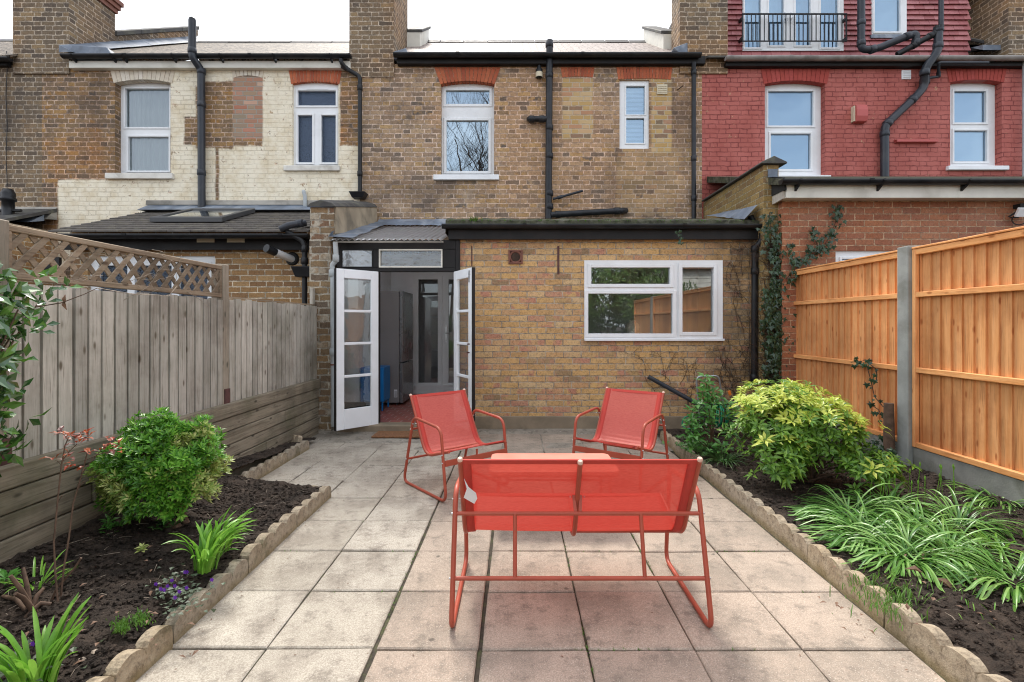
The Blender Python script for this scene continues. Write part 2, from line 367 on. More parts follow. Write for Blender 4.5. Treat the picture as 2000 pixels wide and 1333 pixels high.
def cream_patch(t, c, x, h, r):
    Y = 8.2; q = lambda a, b, z0, z1, **k: rect(t, x, fx(a, Y), fx(b, Y), fz(z1, Y), fz(z0, Y), **k)
    m = q(113, 720, 352, 520, wob=.08)
    for k in (q(333, 388, 100, 400), q(388, 720, 285, 400), q(512, 664, 100, 400, wob=.07), q(396, 458, 100, 160), q(660, 720, 292, 400)):
        m = t.math('MAXIMUM', m, k)
    no = t.math('MAXIMUM', q(360, 392, 228, 283), q(421, 428, 280, 395, wob=.05))
    m = t.math('MULTIPLY', m, t.math('SUBTRACT', 1.0, no))
    m = t.math('MULTIPLY', m, t.math('SUBTRACT', 1.0, q(382, 456, 168, 290)))
    worn = t.mr(t.noise(9, 8, rough=.75), .59, .64, 0, .8); edge = t.math('MULTIPLY', m, t.math('SUBTRACT', 1.0, worn))
    pc = t.mix(t.mr(t.noise(4, 7, rough=.7), .4, .68, 0, 1), (.86,.79,.63), (.72,.62,.44))
    pc = t.mix(t.mr(t.noise(26, 7, rough=.75), .58, .68, 0, .4), pc, (.45,.38,.27)); pc = t.mix(t.math('MULTIPLY', t.math('SUBTRACT', 1.0, x['mask']), t.mr(t.noise(3, 5), .4, .7, .04, .34)), pc, (.3,.24,.15))
    patch = q(455, 513, 150, 272, wob=.03)
    pr = t.ramp(x['rnd'], [(0,(.42,.17,.11)),(.3,(.36,.27,.18)),(.5,(.48,.22,.15)),(.7,(.30,.24,.17)),(.85,(.5,.26,.18)),(1,(.6,.5,.38))])
    pr = t.mix(x['mask'], (.34,.31,.26), pr)
    c = t.mix(edge, c, pc); c = t.mix(patch, c, pr)
    return c, h, r
M['left_brick'] = brick('sooty_stock_brick_with_cream_paint', .345, .655, .0755, dk, (.46,.335,.25), mw=.014, sootamt=.55, inner=(.36,.20,.07), wob=.012, extra=cream_patch, warm=.9)
M['chim_brick'] = brick('sooty_chimney_brick', .345, .655, .0755, [(.23,.17,.11),(.15,.12,.09),(.28,.20,.12),(.11,.09,.075),(.32,.23,.13),(.19,.145,.10)], (.42,.35,.27), mw=.013, sootamt=.6, warm=.4, wob=.010)
def redpaint(t, c, x, h, r):
    pc = t.mix(t.mr(t.noise(3.5, 6), .3, .7), (.38,.098,.078), (.47,.14,.115))
    pc = t.mix(t.math('MULTIPLY', t.math('SUBTRACT', 1.0, x['mask']), t.mr(t.noise(5, 5), .35, .65, .25, .8)), pc, (.15,.025,.025)); pc = t.mix(t.mr(t.noise(40, 6, rough=.75), .55, .68, 0, .4), pc, (.22,.04,.035))
    chip = t.math('MULTIPLY', t.mr(t.noise(11, 8, rough=.7), .635, .66), t.mr(t.noise(1.3, 3), .45, .6)); return t.mix(chip, pc, (.5,.36,.2)), h, .62
M['red_brick'] = brick('red_painted_brick', .345, .655, .0762, [(.3,.1,.08)], (.3,.1,.08), mw=.012, sootamt=0, wob=.016, extra=redpaint, bump=1.0)
M['orange_brick'] = brick('orange_facing_brick', .228, 1, .0765, [(.40,.155,.075),(.33,.12,.065),(.45,.19,.10),(.27,.10,.06),(.42,.17,.085),(.36,.14,.08)], (.40,.27,.17), mw=.010, sootamt=.15, wob=.002, soot=(.5,.4,.33))
M['buff_brick'] = brick('buff_facing_brick', .228, 1, .0765, [(.42,.26,.12),(.34,.19,.08),(.48,.31,.15),(.38,.22,.10),(.28,.16,.08)], (.55,.47,.35), mw=.012, sootamt=.12, wob=.002)
M['party_brick'] = brick('old_party_wall_brick', .228, 1, .085, [(.26,.18,.10),(.17,.12,.08),(.32,.21,.11),(.12,.09,.07),(.38,.29,.19),(.22,.13,.08)], (.38,.34,.27), mw=.016, sootamt=.45, wob=.02, inner=(.5,.45,.36))
M['parapet_brick'] = brick('mossy_yellow_parapet_brick', .228, 1, .078, [(.34,.24,.09),(.28,.18,.075),(.38,.27,.11),(.22,.14,.07),(.31,.22,.085)], (.30,.26,.17), mw=.010, sootamt=.30, soot=(.10,.095,.045), wob=.005)
M['white_brick'] = simple('white_painted_inner_brick', (.86,.87,.88), .7, .04, 5, .5, 18)
def archmat(name, cols, mort):
    t = NT(name); g = t.n('NewGeometry'); t.g = g; t._p = g.outputs['Position']
    c = t.ramp(g.outputs['Random Per Island'], [(i/(len(cols)-1), k) for i, k in enumerate(cols)]); c = t.mix(t.mr(t.noise(25, 5), .4, .75, 0, .4), c, mort)
    return t.done(t.bsdf(c, .85, t.bump(t.noise(60, 4), .4, .003), spec=.2))
M['arch_red'] = archmat('gauged_red_arch_brick', [(.50,.13,.06),(.42,.11,.055),(.56,.17,.08),(.36,.09,.05)], (.18,.10,.07))
M['arch_cream'] = archmat('cream_painted_arch', [(.72,.66,.54),(.66,.58,.46),(.76,.70,.6)], (.45,.38,.28))
M['arch_redpaint'] = archmat('red_painted_arch', [(.44,.09,.07),(.40,.075,.06),(.48,.10,.085)], (.25,.05,.045))
M['upvc'] = simple('white_plastic_frame', (.82,.84,.85), .32, .03, 3, 0, dirt=(.5,.48,.42), dirtamt=.18)
M['white_wood'] = simple('white_gloss_painted_wood', (.82,.84,.86), .4, .03, 4, .08, 30, dirt=(.4,.38,.33), dirtamt=.15)
M['cream_wood'] = simple('offwhite_painted_timber', (.72,.70,.62), .6, .06, 4, .15, 40, dirt=(.3,.27,.2), dirtamt=.35)
M['sill'] = simple('painted_stone_sill', (.72,.70,.64), .7, .07, 5, .2, 60, dirt=(.25,.22,.17), dirtamt=.5)
M['black_plastic'] = simple('black_gutter_plastic', (.010,.011,.013), .42, .3, 5, .03, 30, dirt=(.035,.032,.028), dirtamt=.5)
M['iron'] = simple('dark_painted_iron_pipe', (.013,.015,.019), .4, .3, 7, .1, 40, dirt=(.05,.05,.055), dirtamt=.4)
M['grey_plastic'] = simple('grey_soil_pipe_plastic', (.028,.033,.042), .33, .2, 5, .02, 30, dirt=(.06,.06,.065), dirtamt=.5)
M['black_wood'] = simple('black_stained_timber', (.010,.009,.009), .6, .3, 6, .3, 50, dirt=(.03,.025,.022), dirtamt=.4)
M['lightgrey_pipe'] = simple('pale_grey_pipe', (.40,.43,.44), .45, .08, 4, .05, 30, dirt=(.2,.19,.15), dirtamt=.5)
M['old_gutter'] = simple('weathered_grey_gutter', (.30,.28,.26), .5, .15, 6, .1, 40, dirt=(.08,.07,.06), dirtamt=.6)
M['lead'] = simple('lead_flashing', (.15,.18,.225), .55, .25, 5, .35, 12, dirt=(.42,.44,.46), dirtamt=.5, bd=.01)
M['cement'] = simple('cement_render', (.36,.34,.30), .9, .15, 3, .5, 50, dirt=(.10,.095,.08), dirtamt=.7)
M['dirty_render'] = simple('stained_parapet_render', (.40,.33,.235), .9, .15, 3, .5, 50, dirt=(.08,.075,.06), dirtamt=.85)
M['plinth'] = simple('concrete_plinth', (.27,.215,.15), .9, .15, 4, .4, 60, dirt=(.12,.10,.07), dirtamt=.6)
M['coping'] = simple('dark_tile_coping', (.065,.062,.060), .75, .25, 6, .4, 50, dirt=(.16,.16,.11), dirtamt=.55)
M['moss'] = simple('mossy_felt_edge', (.060,.062,.036), .95, .5, 14, 1.0, 120, dirt=(.16,.15,.12), dirtamt=.7, bd=.01)
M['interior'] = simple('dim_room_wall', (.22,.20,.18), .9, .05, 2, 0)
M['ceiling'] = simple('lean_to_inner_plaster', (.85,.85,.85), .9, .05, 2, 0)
M['curtain'] = None
def tiles(name, w, h, c1, c2, spots, spotamt, rough, mort=(.05,.045,.04), spec=.5):
    t = NT(name); p = t.pos(); b = t.n('TexBrick'); b.offset = .5; b.inputs['Scale'].default_value = 1
    b.inputs['Brick Width'].default_value = w; b.inputs['Row Height'].default_value = h; b.inputs['Mortar Size'].default_value = .006; b.inputs['Bias'].default_value = 0
    b.inputs['Color1'].default_value = tuple(c1)+(1,); b.inputs['Color2'].default_value = tuple(c2)+(1,); b.inputs['Mortar'].default_value = tuple(mort)+(1,)
    sp = t.n('SeparateXYZ'); t.l(p, sp.inputs[0]); cm = t.n('CombineXYZ'); t.l(sp.outputs[0], cm.inputs[0]); t.l(sp.outputs[1], cm.inputs[1]); t.l(cm.outputs[0], b.inputs['Vector'])
    c = t.mix(t.mr(t.noise(15, 6, rough=.7), .47, .58, 0, spotamt), b.outputs['Color'], spots)
    return t.done(t.bsdf(c, rough, t.bump(t.math('ADD', t.math('MULTIPLY', b.outputs['Fac'], -1.0), t.noise(40, 3)), .5, .01), spec=spec))
M['slate_mid'] = tiles('pinkish_roof_slate', .25, .17, (.34,.28,.25), (.42,.35,.31), (.10,.08,.07), .7, .7, spec=.25)
M['slate_left'] = tiles('lichened_roof_slate', .25, .17, (.20,.165,.13), (.30,.25,.19), (.02,.016,.012), 1.0, .7, spec=.2)
M['ridge'] = simple('ridge_tile', (.09,.085,.08), .7, .3, 8, .3, 50)
M['conc_tile'] = simple('brown_grey_concrete_roof_tile', (.085,.075,.066), .8, .3, 12, .5, 60, dirt=(.17,.15,.11), dirtamt=.6)
def corr():
    t = NT('corrugated_plastic_sheet'); c = t.mix(t.mr(t.noise(5, 5), .3, .7), (.26,.24,.24), (.36,.34,.33))
    a = t.bsdf(c, .45, None); tr = t.n('BsdfTranslucent'); tr.inputs[0].default_value = (.9,.9,.9,1)
    m = t.n('MixShader'); m.inputs[0].default_value = .85; t.l(a, m.inputs[1]); t.l(tr.outputs[0], m.inputs[2]); return t.done(m.outputs[0])
M['corr'] = corr()
M['redtile'] = None
def redtile():
    t = NT('dark_red_hung_tile'); g = t.n('NewGeometry'); t.g = g; t._p = g.outputs['Position']
    c = t.ramp(g.outputs['Random Per Island'], [(0,(.30,.085,.085)),(.5,(.39,.125,.125)),(1,(.48,.19,.19))]); c = t.mix(t.mr(t.noise(4, 5), .4, .7, 0, .3), c, (.16,.04,.05))
    return t.done(t.bsdf(c, .5, t.bump(t.noise(50, 3), .2, .003)))
M['redtile'] = redtile()
M['glass_hi'] = glass('reflective_window_glass', .30, (.62,.72,.78), .0, .25, 1.6, (.60,.80,.98))  # gloss tinted blue, painting in the blue sky it mirrors
M['glass_net'] = glass('window_glass_over_net', .10, (.80,.84,.84), .0, .2, 1.6, (.8,.9,1))
M['glass_branch'] = glass('upstairs_window_glass', .50, (.5,.55,.6), .0, .12, 1.4, (.58,.72,.82))  # blue-grey gloss tint stands in for a darker blue reflected sky
M['glass_obs'] = glass('obscured_window_glass', .06, (.6,.65,.75), .3, .6, 60, (.5,.62,.8))
M['glass_kit'] = glass('kitchen_window_glass', .24, (.85,.87,.85), .0, .05, 1.0, (.8,.85,.88))
M['glass_door'] = glass('old_door_glass', .06, (.80,.84,.84), .0, .12, 5)
M['glass_trans'] = glass('frosted_transom_glass', .12, (.8,.84,.86), .1, .3, 20)
M['glass_dark'] = glass('inner_door_glass', .10, (.5,.5,.5), .0)
def cloth(name, col, fold=14, tr=.4):
    t = NT(name); sp = t.n('SeparateXYZ'); t.l(t.pos(), sp.inputs[0]); d = t.n('BsdfDiffuse'); d.inputs[0].default_value = tuple(col)+(1,)
    l = t.n('BsdfTranslucent'); l.inputs[0].default_value = tuple(col)+(1,); m = t.n('MixShader'); m.inputs[0].default_value = tr
    t.l(d.outputs[0], m.inputs[1]); t.l(l.outputs[0], m.inputs[2]); return t.done(m.outputs[0])
M['net'] = cloth('net_curtain', (.70,.74,.70)); M['blind'] = cloth('sky_tinted_blind', (.34,.52,.66), tr=.2); M['shutter'] = cloth('white_shutter_slat', (.75,.80,.85), tr=.1)  # blue of the blind stands for sky reflected in the panes
M['navy_obs'] = simple('grey_blue_obscure_film', (.025,.05,.10), .3, .25, 40, .6, 90)

# fences and timber
M['fence_grey'] = wood('weathered_grey_fence_board', (.44,.405,.345), (.60,.56,.49), (.12,.09,.06), 'z', green=.28, var=.26)
M['trellis'] = wood('brown_weathered_trellis', (.22,.16,.105), (.33,.26,.185), (.09,.06,.04), 'y', green=.1)
M['sleeper'] = wood('weathered_timber_sleeper', (.23,.19,.135), (.42,.36,.265), (.05,.04,.028), 'y', green=.40, var=.40)
M['fence_orange'] = wood('new_orange_fence_board', (.74,.32,.11), (.88,.46,.20), (.40,.13,.04), 'z', var=.26, rough=.65)
M['rail_orange'] = wood('new_orange_fence_rail', (.72,.31,.10), (.88,.46,.19), (.42,.14,.04), 'y', var=.15, rough=.65)
M['post_grey'] = wood('weathered_fence_post', (.25,.20,.15), (.34,.29,.23), (.08,.07,.05), 'z', green=.4)
M['conc_post'] = simple('concrete_fence_post', (.31,.32,.30), .85, .15, 5, .5, 90, dirt=(.13,.13,.10), dirtamt=.55)
M['gravel_board'] = simple('concrete_gravel_board', (.22,.22,.20), .85, .2, 4, .5, 70, dirt=(.10,.10,.07), dirtamt=.7)
M['rust'] = simple('rusty_bracket', (.10,.045,.04), .7, .3, 20, .3, 60)

# garden floor
def slab():
    t = NT('riven_paving_slab'); g = t.n('NewGeometry'); t.g = g; t._p = g.outputs['Position']; isl = g.outputs['Random Per Island']
    sp = t.n('SeparateXYZ'); t.l(t._p, sp.inputs[0])
    cream = t.ramp(isl, [(0,(.42,.38,.315)),(.3,(.56,.51,.425)),(.6,(.47,.425,.35)),(1,(.52,.47,.38))]); pink = t.ramp(isl, [(0,(.33,.265,.21)),(.35,(.49,.395,.315)),(.7,(.39,.31,.245)),(1,(.50,.41,.325))])
    c = t.mix(t.math('GREATER_THAN', sp.outputs[0], -.595), cream, pink)
    c = t.mix(t.mr(t.noise(2.3, 8, rough=.7), .41, .65, 0, .72), c, (.235,.20,.16))
    c = t.mix(t.mr(t.noise(9, 8, rough=.75), .49, .65, 0, .68), c, (.16,.135,.11)); c = t.mix(t.mr(t.noise(28, 6, rough=.75), .60, .70, 0, .6), c, (.10,.09,.075))
    fine = t.noise(150, 3, rough=.7); c = t.mix(t.mr(fine, .38, .62, 0, .55), c, (.20,.165,.13))
    c = t.mix(t.mr(t.noise(240, 2), .60, .68, 0, .6), c, (.62,.56,.48))
    vo = t.n('TexVoronoi'); vo.inputs['Scale'].default_value = 4.3; t.l(t._p, vo.inputs['Vector'])
    c = t.mix(t.mr(t.math('ADD', vo.outputs['Distance'], t.math('MULTIPLY', t.noise(60, 3), .08)), .07, .11, .7, 0), c, (.07,.06,.05))
    hh = t.math('ADD', t.math('MULTIPLY', t.noise(7, 6), 2.0), t.math('MULTIPLY', fine, .7))
    return t.done(t.bsdf(c, .85, t.bump(hh, .45, .006), spec=.25))
M['slab'] = slab()
M['joint'] = simple('dark_joint_grit', (.055,.045,.033), .95, .4, 30, .8, 140, dirt=(.10,.12,.04), dirtamt=.5)
def yard():
    t = NT('old_concrete_path'); c = t.mix(t.mr(t.noise(3, 7), .3, .7), (.23,.20,.165), (.36,.325,.27))
    c = t.mix(t.mr(t.noise(12, 7, rough=.75), .48, .62, 0, .75), c, (.13,.115,.09)); c = t.mix(t.mr(t.noise(22, 6, rough=.75), .58, .66, 0, .8), c, (.48,.45,.40))
    return t.done(t.bsdf(c, .9, t.bump(t.noise(30, 7, rough=.7), .8, .012), spec=.2))
M['yard'] = yard()
def soilm():
    t = NT('dark_garden_soil'); c = t.mix(t.mr(t.noise(9, 8, rough=.7), .35, .7), (.026,.018,.0125), (.088,.062,.045))
    c = t.mix(t.mr(t.noise(70, 6, rough=.75), .60, .72, 0, .6), c, (.16,.12,.09))
    return t.done(t.bsdf(c, .88, t.bump(t.math('ADD', t.noise(38, 8, rough=.75), t.math('MULTIPLY', t.noise(130, 4), .5)), 1.0, .03), spec=.35))
M['soil'] = soilm()
def edge():
    t = NT('sandstone_coloured_edging'); sp = t.n('SeparateXYZ'); t.l(t.pos(), sp.inputs[0])
    c = t.mix(t.mr(t.noise(12, 6), .3, .7), (.34,.26,.165), (.50,.41,.29))
    oi = t.n('ObjectInfo'); c = t.mix(t.mr(oi.outputs['Random'], 0, 1, 0, .75, False), c, (.34,.30,.24)); c = t.mix(t.mr(t.noise(30, 7, rough=.8), .44, .66, 0, .75), c, (.14,.11,.08))
    low = t.mr(t.math('ADD', sp.outputs[2], t.math('MULTIPLY', t.noise(14, 4), .06)), .02, .085, 1, 0)
    c = t.mix(t.math('MULTIPLY', low, .55), c, (.20,.15,.05)); c = t.mix(t.mr(t.noise(5, 5), .56, .7, 0, .6), c, (.085,.085,.035))
    return t.done(t.bsdf(c, .92, t.bump(t.noise(90, 6, rough=.7), .8, .008), spec=.2))
M['edge'] = edge()
M['pebble'] = simple('small_pebbles', (.33,.27,.21), .8, .45, 25, .3, 80)
M['mat'] = simple('brown_coir_doormat', (.24,.115,.055), .98, .25, 40, 1.0, 300, dirt=(.12,.06,.03), dirtamt=.5)
M['quarry'] = tiles('red_quarry_floor_tile', .15, .15, (.30,.075,.055), (.38,.10,.075), (.15,.06,.04), .4, .4, (.5,.42,.38))
M['terracotta'] = simple('terracotta_vent', (.20,.085,.06), .7, .15, 10, .2, 60)

# furniture
M['metal'] = simple('terracotta_red_powder_coat', (.40,.085,.050), .38, .08, 8, .03, 200)
M['bolt'] = simple('steel_bolt', (.55,.55,.55), .3, .05, 8, 0, metal=1)
M['tabletop'] = simple('coral_table_top', (.72,.26,.19), .38, .03, 8, .02, 100)
M['cap'] = simple('pale_tube_cap', (.72,.48,.38), .5, .03, 8, 0)
M['tagw'] = simple('white_cloth_tag', (.8,.8,.82), .8, .03, 8, 0)
def fab():
    t = NT('coral_woven_mesh'); g = t.n('NewGeometry'); t.g = g; t._p = g.outputs['Position']
    tcn = t.n('TexCoord'); v = tcn.outputs['Object']; wv = t.noise(6, 3, v)
    wa = t.n('TexWave'); wa.inputs['Scale'].default_value = 90; t.l(v, wa.inputs['Vector'])
    c = t.mix(t.mr(t.noise(40, 3, t.vm('MULTIPLY', v, (1,1,12))), .3, .7), (.58,.088,.062), (.70,.145,.105))
    a = t.bsdf(c, .5, None, 0, .6); tr = t.n('BsdfTranslucent'); t.put(tr.inputs[0], (.75,.02,.015)); m = t.n('MixShader'); m.inputs[0].default_value = .17
    t.l(a, m.inputs[1]); t.l(tr.outputs[0], m.inputs[2]); tp = t.n('BsdfTransparent'); tp.inputs[0].default_value = (.70,.46,.42,1); m2 = t.n('MixShader'); m2.inputs[0].default_value = .17
    t.l(m.outputs[0], m2.inputs[1]); t.l(tp.outputs[0], m2.inputs[2]); return t.done(m2.outputs[0])
M['fabric'] = fab()
M['hem'] = simple('coral_fabric_hem', (.50,.055,.04), .7, .05, 30, .1, 200)

# leaves
M['lf_bush'] = leafmat('bright_green_shrub_leaf', [(.035,.13,.015),(.09,.28,.025),(.20,.46,.045),(.12,.35,.03),(.32,.54,.08)], .35, .35)
M['lf_euon'] = leafmat('variegated_yellow_green_leaf', [(.18,.32,.05),(.42,.50,.12),(.62,.64,.24),(.30,.42,.08)], .4, .25)
M['lf_choi'] = leafmat('golden_green_leaf', [(.07,.18,.022),(.13,.30,.03),(.24,.43,.05),(.10,.24,.028)], .38, .35)
M['lf_choi_y'] = leafmat('yellow_young_leaf', [(.50,.60,.07),(.70,.74,.15),(.36,.52,.06)], .4, .4)
M['lf_dark'] = leafmat('dark_glossy_leaf', [(.025,.07,.02),(.045,.11,.03),(.08,.17,.04)], .22, .15, .7)
M['lf_cam'] = leafmat('glossy_camellia_leaf', [(.03,.085,.025),(.05,.14,.03),(.12,.28,.04),(.04,.10,.03)], .14, .15, 1.0)
M['lf_ivy'] = leafmat('ivy_leaf', [(.015,.04,.018),(.025,.065,.028),(.04,.09,.035),(.02,.05,.022)], .35, .12, .6)
M['lf_hyd'] = leafmat('mid_green_broad_leaf', [(.05,.17,.03),(.09,.27,.045),(.14,.36,.06)], .35, .3)
M['lf_strap'] = leafmat('fresh_green_strap_leaf', [(.13,.34,.04),(.21,.46,.05),(.28,.54,.08)], .35, .35)
M['lf_blue'] = leafmat('grey_green_strap_leaf', [(.05,.15,.025),(.11,.28,.045),(.19,.39,.08),(.33,.53,.17)], .35, .3, .6)
M['lf_lir'] = leafmat('dark_grassy_leaf', [(.03,.09,.02),(.06,.15,.03),(.12,.20,.06)], .4, .2)
M['lf_red'] = leafmat('bronze_red_rose_leaf', [(.36,.05,.015),(.12,.035,.03),(.45,.10,.02),(.10,.07,.08)], .4, .3)
M['lf_violet'] = leafmat('grey_violet_leaf', [(.07,.10,.06),(.12,.16,.10)], .5, .2)
M['petal'] = leafmat('purple_petal', [(.14,.03,.40),(.22,.06,.50)], .6, .3)
M['lf_grass'] = leafmat('weed_grass', [(.08,.20,.02),(.14,.28,.04)], .5, .3)
M['lf_dead'] = leafmat('dead_brown_leaf', [(.16,.085,.05),(.24,.14,.09)], .7, .2)
M['lf_hedge'] = leafmat('evergreen_hedge_leaf', [(.06,.13,.03),(.12,.24,.05),(.28,.40,.10)], .35, .2)
M['stem'] = simple('brown_stem', (.12,.075,.05), .8, .3, 20, .4, 80)
M['stem_dark'] = simple('dark_dead_twig', (.055,.035,.025), .9, .3, 20, .4, 80)
M['stem_green'] = simple('green_stem', (.09,.16,.04), .6, .2, 20, .1, 80)
M['hose'] = simple('green_garden_hose', (.01,.22,.10), .35, .1, 10, 0)
M['tube_grey'] = simple('grey_metal_tube', (.36,.40,.42), .35, .1, 10, 0, metal=.6)
M['rubber'] = simple('black_rubber', (.02,.02,.02), .7, .2, 10, .1, 80)
M['orange_pl'] = simple('orange_plastic', (.7,.2,.03), .4, .05, 10, 0)
M['fridge'] = simple('dark_grey_fridge_steel', (.24,.23,.23), .42, .04, 3, 0)
M['fridge_door'] = simple('fridge_door_steel', (.22,.22,.23), .25, .04, 3, 0, metal=.5)
M['blue'] = simple('blue_painted_metal', (.01,.18,.50), .35, .04, 4, 0)
M['alu'] = simple('grey_door_frame', (.84,.86,.86), .4, .03, 4, 0)
M['vase'] = simple('cream_ceramic_vase', (.82,.76,.64), .5, .08, 12, .2, 60)
M['grey_paint'] = simple('dark_grey_paint', (.06,.06,.062), .45, .1, 5, 0)
M['cream_pl'] = simple('cream_vent_plastic', (.62,.55,.40), .5, .05, 8, 0)
M['alarm'] = simple('faded_red_alarm_box', (.47,.10,.09), .45, .05, 5, 0)
M['railing'] = simple('black_railing_paint', (.012,.012,.013), .4, .1, 5, 0)
# ================================================================ houses
YW = 8.2
def prect(a, b, y0, y1, Y): return (fx(a, Y), fx(b, Y), fz(y1, Y), fz(y0, Y))

def window(parent, fr, lights, y, glassmat, name='window', fmat='upvc', sash=.03, sill=None, thick=.06, behind=None, bmat=None, pane_in=.03, wy=None):
    """fr and lights: (x0,x1,z0,z1)"""
    m = MB(); wallmesh(m, *fr, y, thick, lights)
    for a, b, c, d in lights:
        m.ring(a-sash, b+sash, c-sash, d+sash, y-.014, y+.001, sash)
    w_ = m.build(name, M[fmat], parent, .004)
    for i, (a, b, c, d) in enumerate(lights):
        g = MB(); g.quad((a-.004,y+pane_in,c-.004), (b+.004,y+pane_in,c-.004), (b+.004,y+pane_in,d+.004), (a-.004,y+pane_in,d+.004))
        gm = glassmat[i] if isinstance(glassmat, list) else glassmat
        g.build('pane', M[gm], w_)
    if sill:
        s = MB(); s.box(sill[0], sill[1], sill[4], y+.02, sill[2], sill[3]); s.build('sill', M[sill[5] if len(sill) > 5 else 'sill'], w_, .006)
    return w_

def arch(parent, x0, x1, zs, zc, zt, y, mat, n, splay=.10, name='window_arch', depth=.11):
    m = MB(); xm = (x0+x1)/2; hw = (x1-x0)/2
    for i in range(n):
        a, b = -1+2*i/n, -1+2*(i+1)/n; g = .0035/hw
        def bz(t): return zs+(zc-zs)*(1-t*t)
        k = 1+splay/hw; q = [(xm+(a+g)*hw, bz(a)), (xm+(b-g)*hw, bz(b)), (xm+(b-g)*hw*k, zt), (xm+(a+g)*hw*k, zt)]
        m.prism(q, 'y', y-.007-U(0, .003), y+depth)
    return m.build(name, M[mat], parent)

def gutter(parent, x0, x1, y, z, r, mat, name='gutter', brackets=None, bdrop=.09):
    m = MB(); pr = [(y+r*math.cos(a), z+r*math.sin(a)) for a in [math.pi+math.pi*k/10 for k in range(11)]]
    inn = [(y+(r-.006)*math.cos(a), z+.002+(r-.008)*math.sin(a)) for a in [2*math.pi-math.pi*k/10 for k in range(11)]]
    n = len(pr); poly = pr+inn
    vs = [(x0, a, b) for a, b in poly]+[(x1, a, b) for a, b in poly]; N_ = len(poly)
    fs = [(i, (i+1) % N_, N_+(i+1) % N_, N_+i) for i in range(N_)]; m.add(vs, fs, True)
    m.prism([(y-r, z), (y+r, z)]+[(y+r*math.cos(a), z+r*math.sin(a)) for a in [-math.pi*k/8 for k in range(1, 8)]], 'x', x0-.01, x0+.002)
    m.prism([(y-r, z), (y+r, z)]+[(y+r*math.cos(a), z+r*math.sin(a)) for a in [-math.pi*k/8 for k in range(1, 8)]], 'x', x1-.002, x1+.01)
    k = x0+1.0
    while k < x1-.3:
        m.prism([(y+(r+.006)*math.cos(a), z+.004+(r+.006)*math.sin(a)) for a in [math.pi+math.pi*j/10 for j in range(11)]], 'x', k, k+.05); k += 2.0
    o = m.build(name, M[mat], parent)
    if brackets:
        for bx in brackets:
            b = MB(); b.prism([(y-r-.008, z), (y-r-.008, z-.02), (y+.0, z-r-.02), (y+r+.02, z-r-.02-bdrop*.3), (y+r+.02, z-r+.01)], 'x', bx-.012, bx+.012)
            b.build('gutter_bracket', M[mat], o)
    return o

def pipe(parent, pts, r, mat, name='downpipe', collars=(), rr=.06, n=12, clips=True):
    m = MB(); path = rnd_path(pts, rr, 5); m.tube(path, r, n)
    for c, d in collars:
        c = Vector(c); d = Vector(d).normalized(); m.tube([c-d*.045, c-d*.04, c+d*.04, c+d*.045], [r+.001, r+.009, r+.009, r+.001], n)
    return m.build(name, M[mat], parent)

UPV = Vector((0,0,1))
def interior(parent, boxes, mat='interior', name='room'):
    m = MB()
    for x0, x1, y0, y1, z0, z1 in boxes:
        m.quad((x0,y1,z0), (x1,y1,z0), (x1,y1,z1), (x0,y1,z1)); m.quad((x0,y0,z0), (x0,y1,z0), (x0,y1,z1), (x0,y0,z1))
        m.quad((x1,y1,z0), (x1,y0,z0), (x1,y0,z1), (x1,y1,z1)); m.quad((x0,y0,z0), (x1,y0,z0), (x1,y1,z0), (x0,y1,z0)); m.quad((x0,y1,z1), (x1,y1,z1), (x1,y0,z1), (x0,y0,z1))
    return m.build(name, M[mat], parent)

def curtain(parent, x0, x1, z0, z1, y, mat, amp=.03, per=.09, name='curtain'):
    m = MB(); n = max(8, int((x1-x0)/.012)); vs = []
    for i in range(n+1):
        x = x0+(x1-x0)*i/n; yy = y+amp*math.sin(x/per*6.283+1.5*math.sin(x*9))*.5
        vs += [(x, yy, z0), (x+.01*math.sin(i), yy+.01, z1)]
    m.add(vs, [(i*2, i*2+2, i*2+3, i*2+1) for i in range(n)], True); return m.build(name, M[mat], parent)

WY = YW+.10      # window frame plane, recessed
XL, XM, XR = -7.78, fx(703, YW), fx(1371, YW)     # party lines

# ---------------------------------------------------------------- middle house
hm = thing('terraced_house', 'middle brown brick terraced house with red window arches, above the glazed lean-to', 'house', (0.3, YW, 0))
w1 = prect(861, 965, 157, 343, YW); w2 = prect(1210, 1268, 157, 291, YW)
m = MB(); wallmesh(m, XM, XR, -.1, 5.62, YW, .32, [w1, w2, (-2.31, -.78, 0.08, 2.72)])
m.box(XM, XM+.1, YW+.32, 12.4, -.1, 5.6); m.box(XR-.1, XR, YW+.32, 12.4, -.1, 5.6); m.box(XM, XR, 12.4, 12.6, -.1, 5.6)
m.build('wall', M['mid_brick'], hm)
m = MB(); m.quad((XM+.1,8.5,5.3), (XR-.1,8.5,5.3), (XR-.1,12.4,5.3), (XM+.1,12.4,5.3)); m.build('ceiling', M['interior'], hm)
def remap(r, Y2): # keep world rect, at deeper plane
    return r
wm = window(hm, (w1[0], w1[1], w1[2], w1[3]), [prect(871, 956, 177, 204, WY), prect(872, 954, 236, 335, WY)], WY, 'glass_branch', sash=.045,
            sill=(fx(847, YW), fx(975, YW), fz(353, YW), fz(343, YW), YW-.055, 'white_wood'))
arch(hm, w1[0]-.01, w1[1]+.01, fz(165, YW), fz(159, YW), fz(132, YW), YW, 'arch_red', 15)
ws = window(hm, w2, [prect(1221, 1257, 173, 228, WY), prect(1221, 1256, 235, 283, WY)], YW+.03, 'glass_hi', sash=.02, name='sash_window')
for k in range(14):
    z = w2[2]+.07+k*.072
    if k % 1 == 0:
        b = MB(); b.obox(((w2[0]+w2[1])/2, YW+.15, z), Vector((1,0,0)), Vector((0,.55,.83)), Vector((0,-.83,.55)), w2[1]-w2[0]-.04, .066, .008); b.build('shutter_slat', M['shutter'], ws)
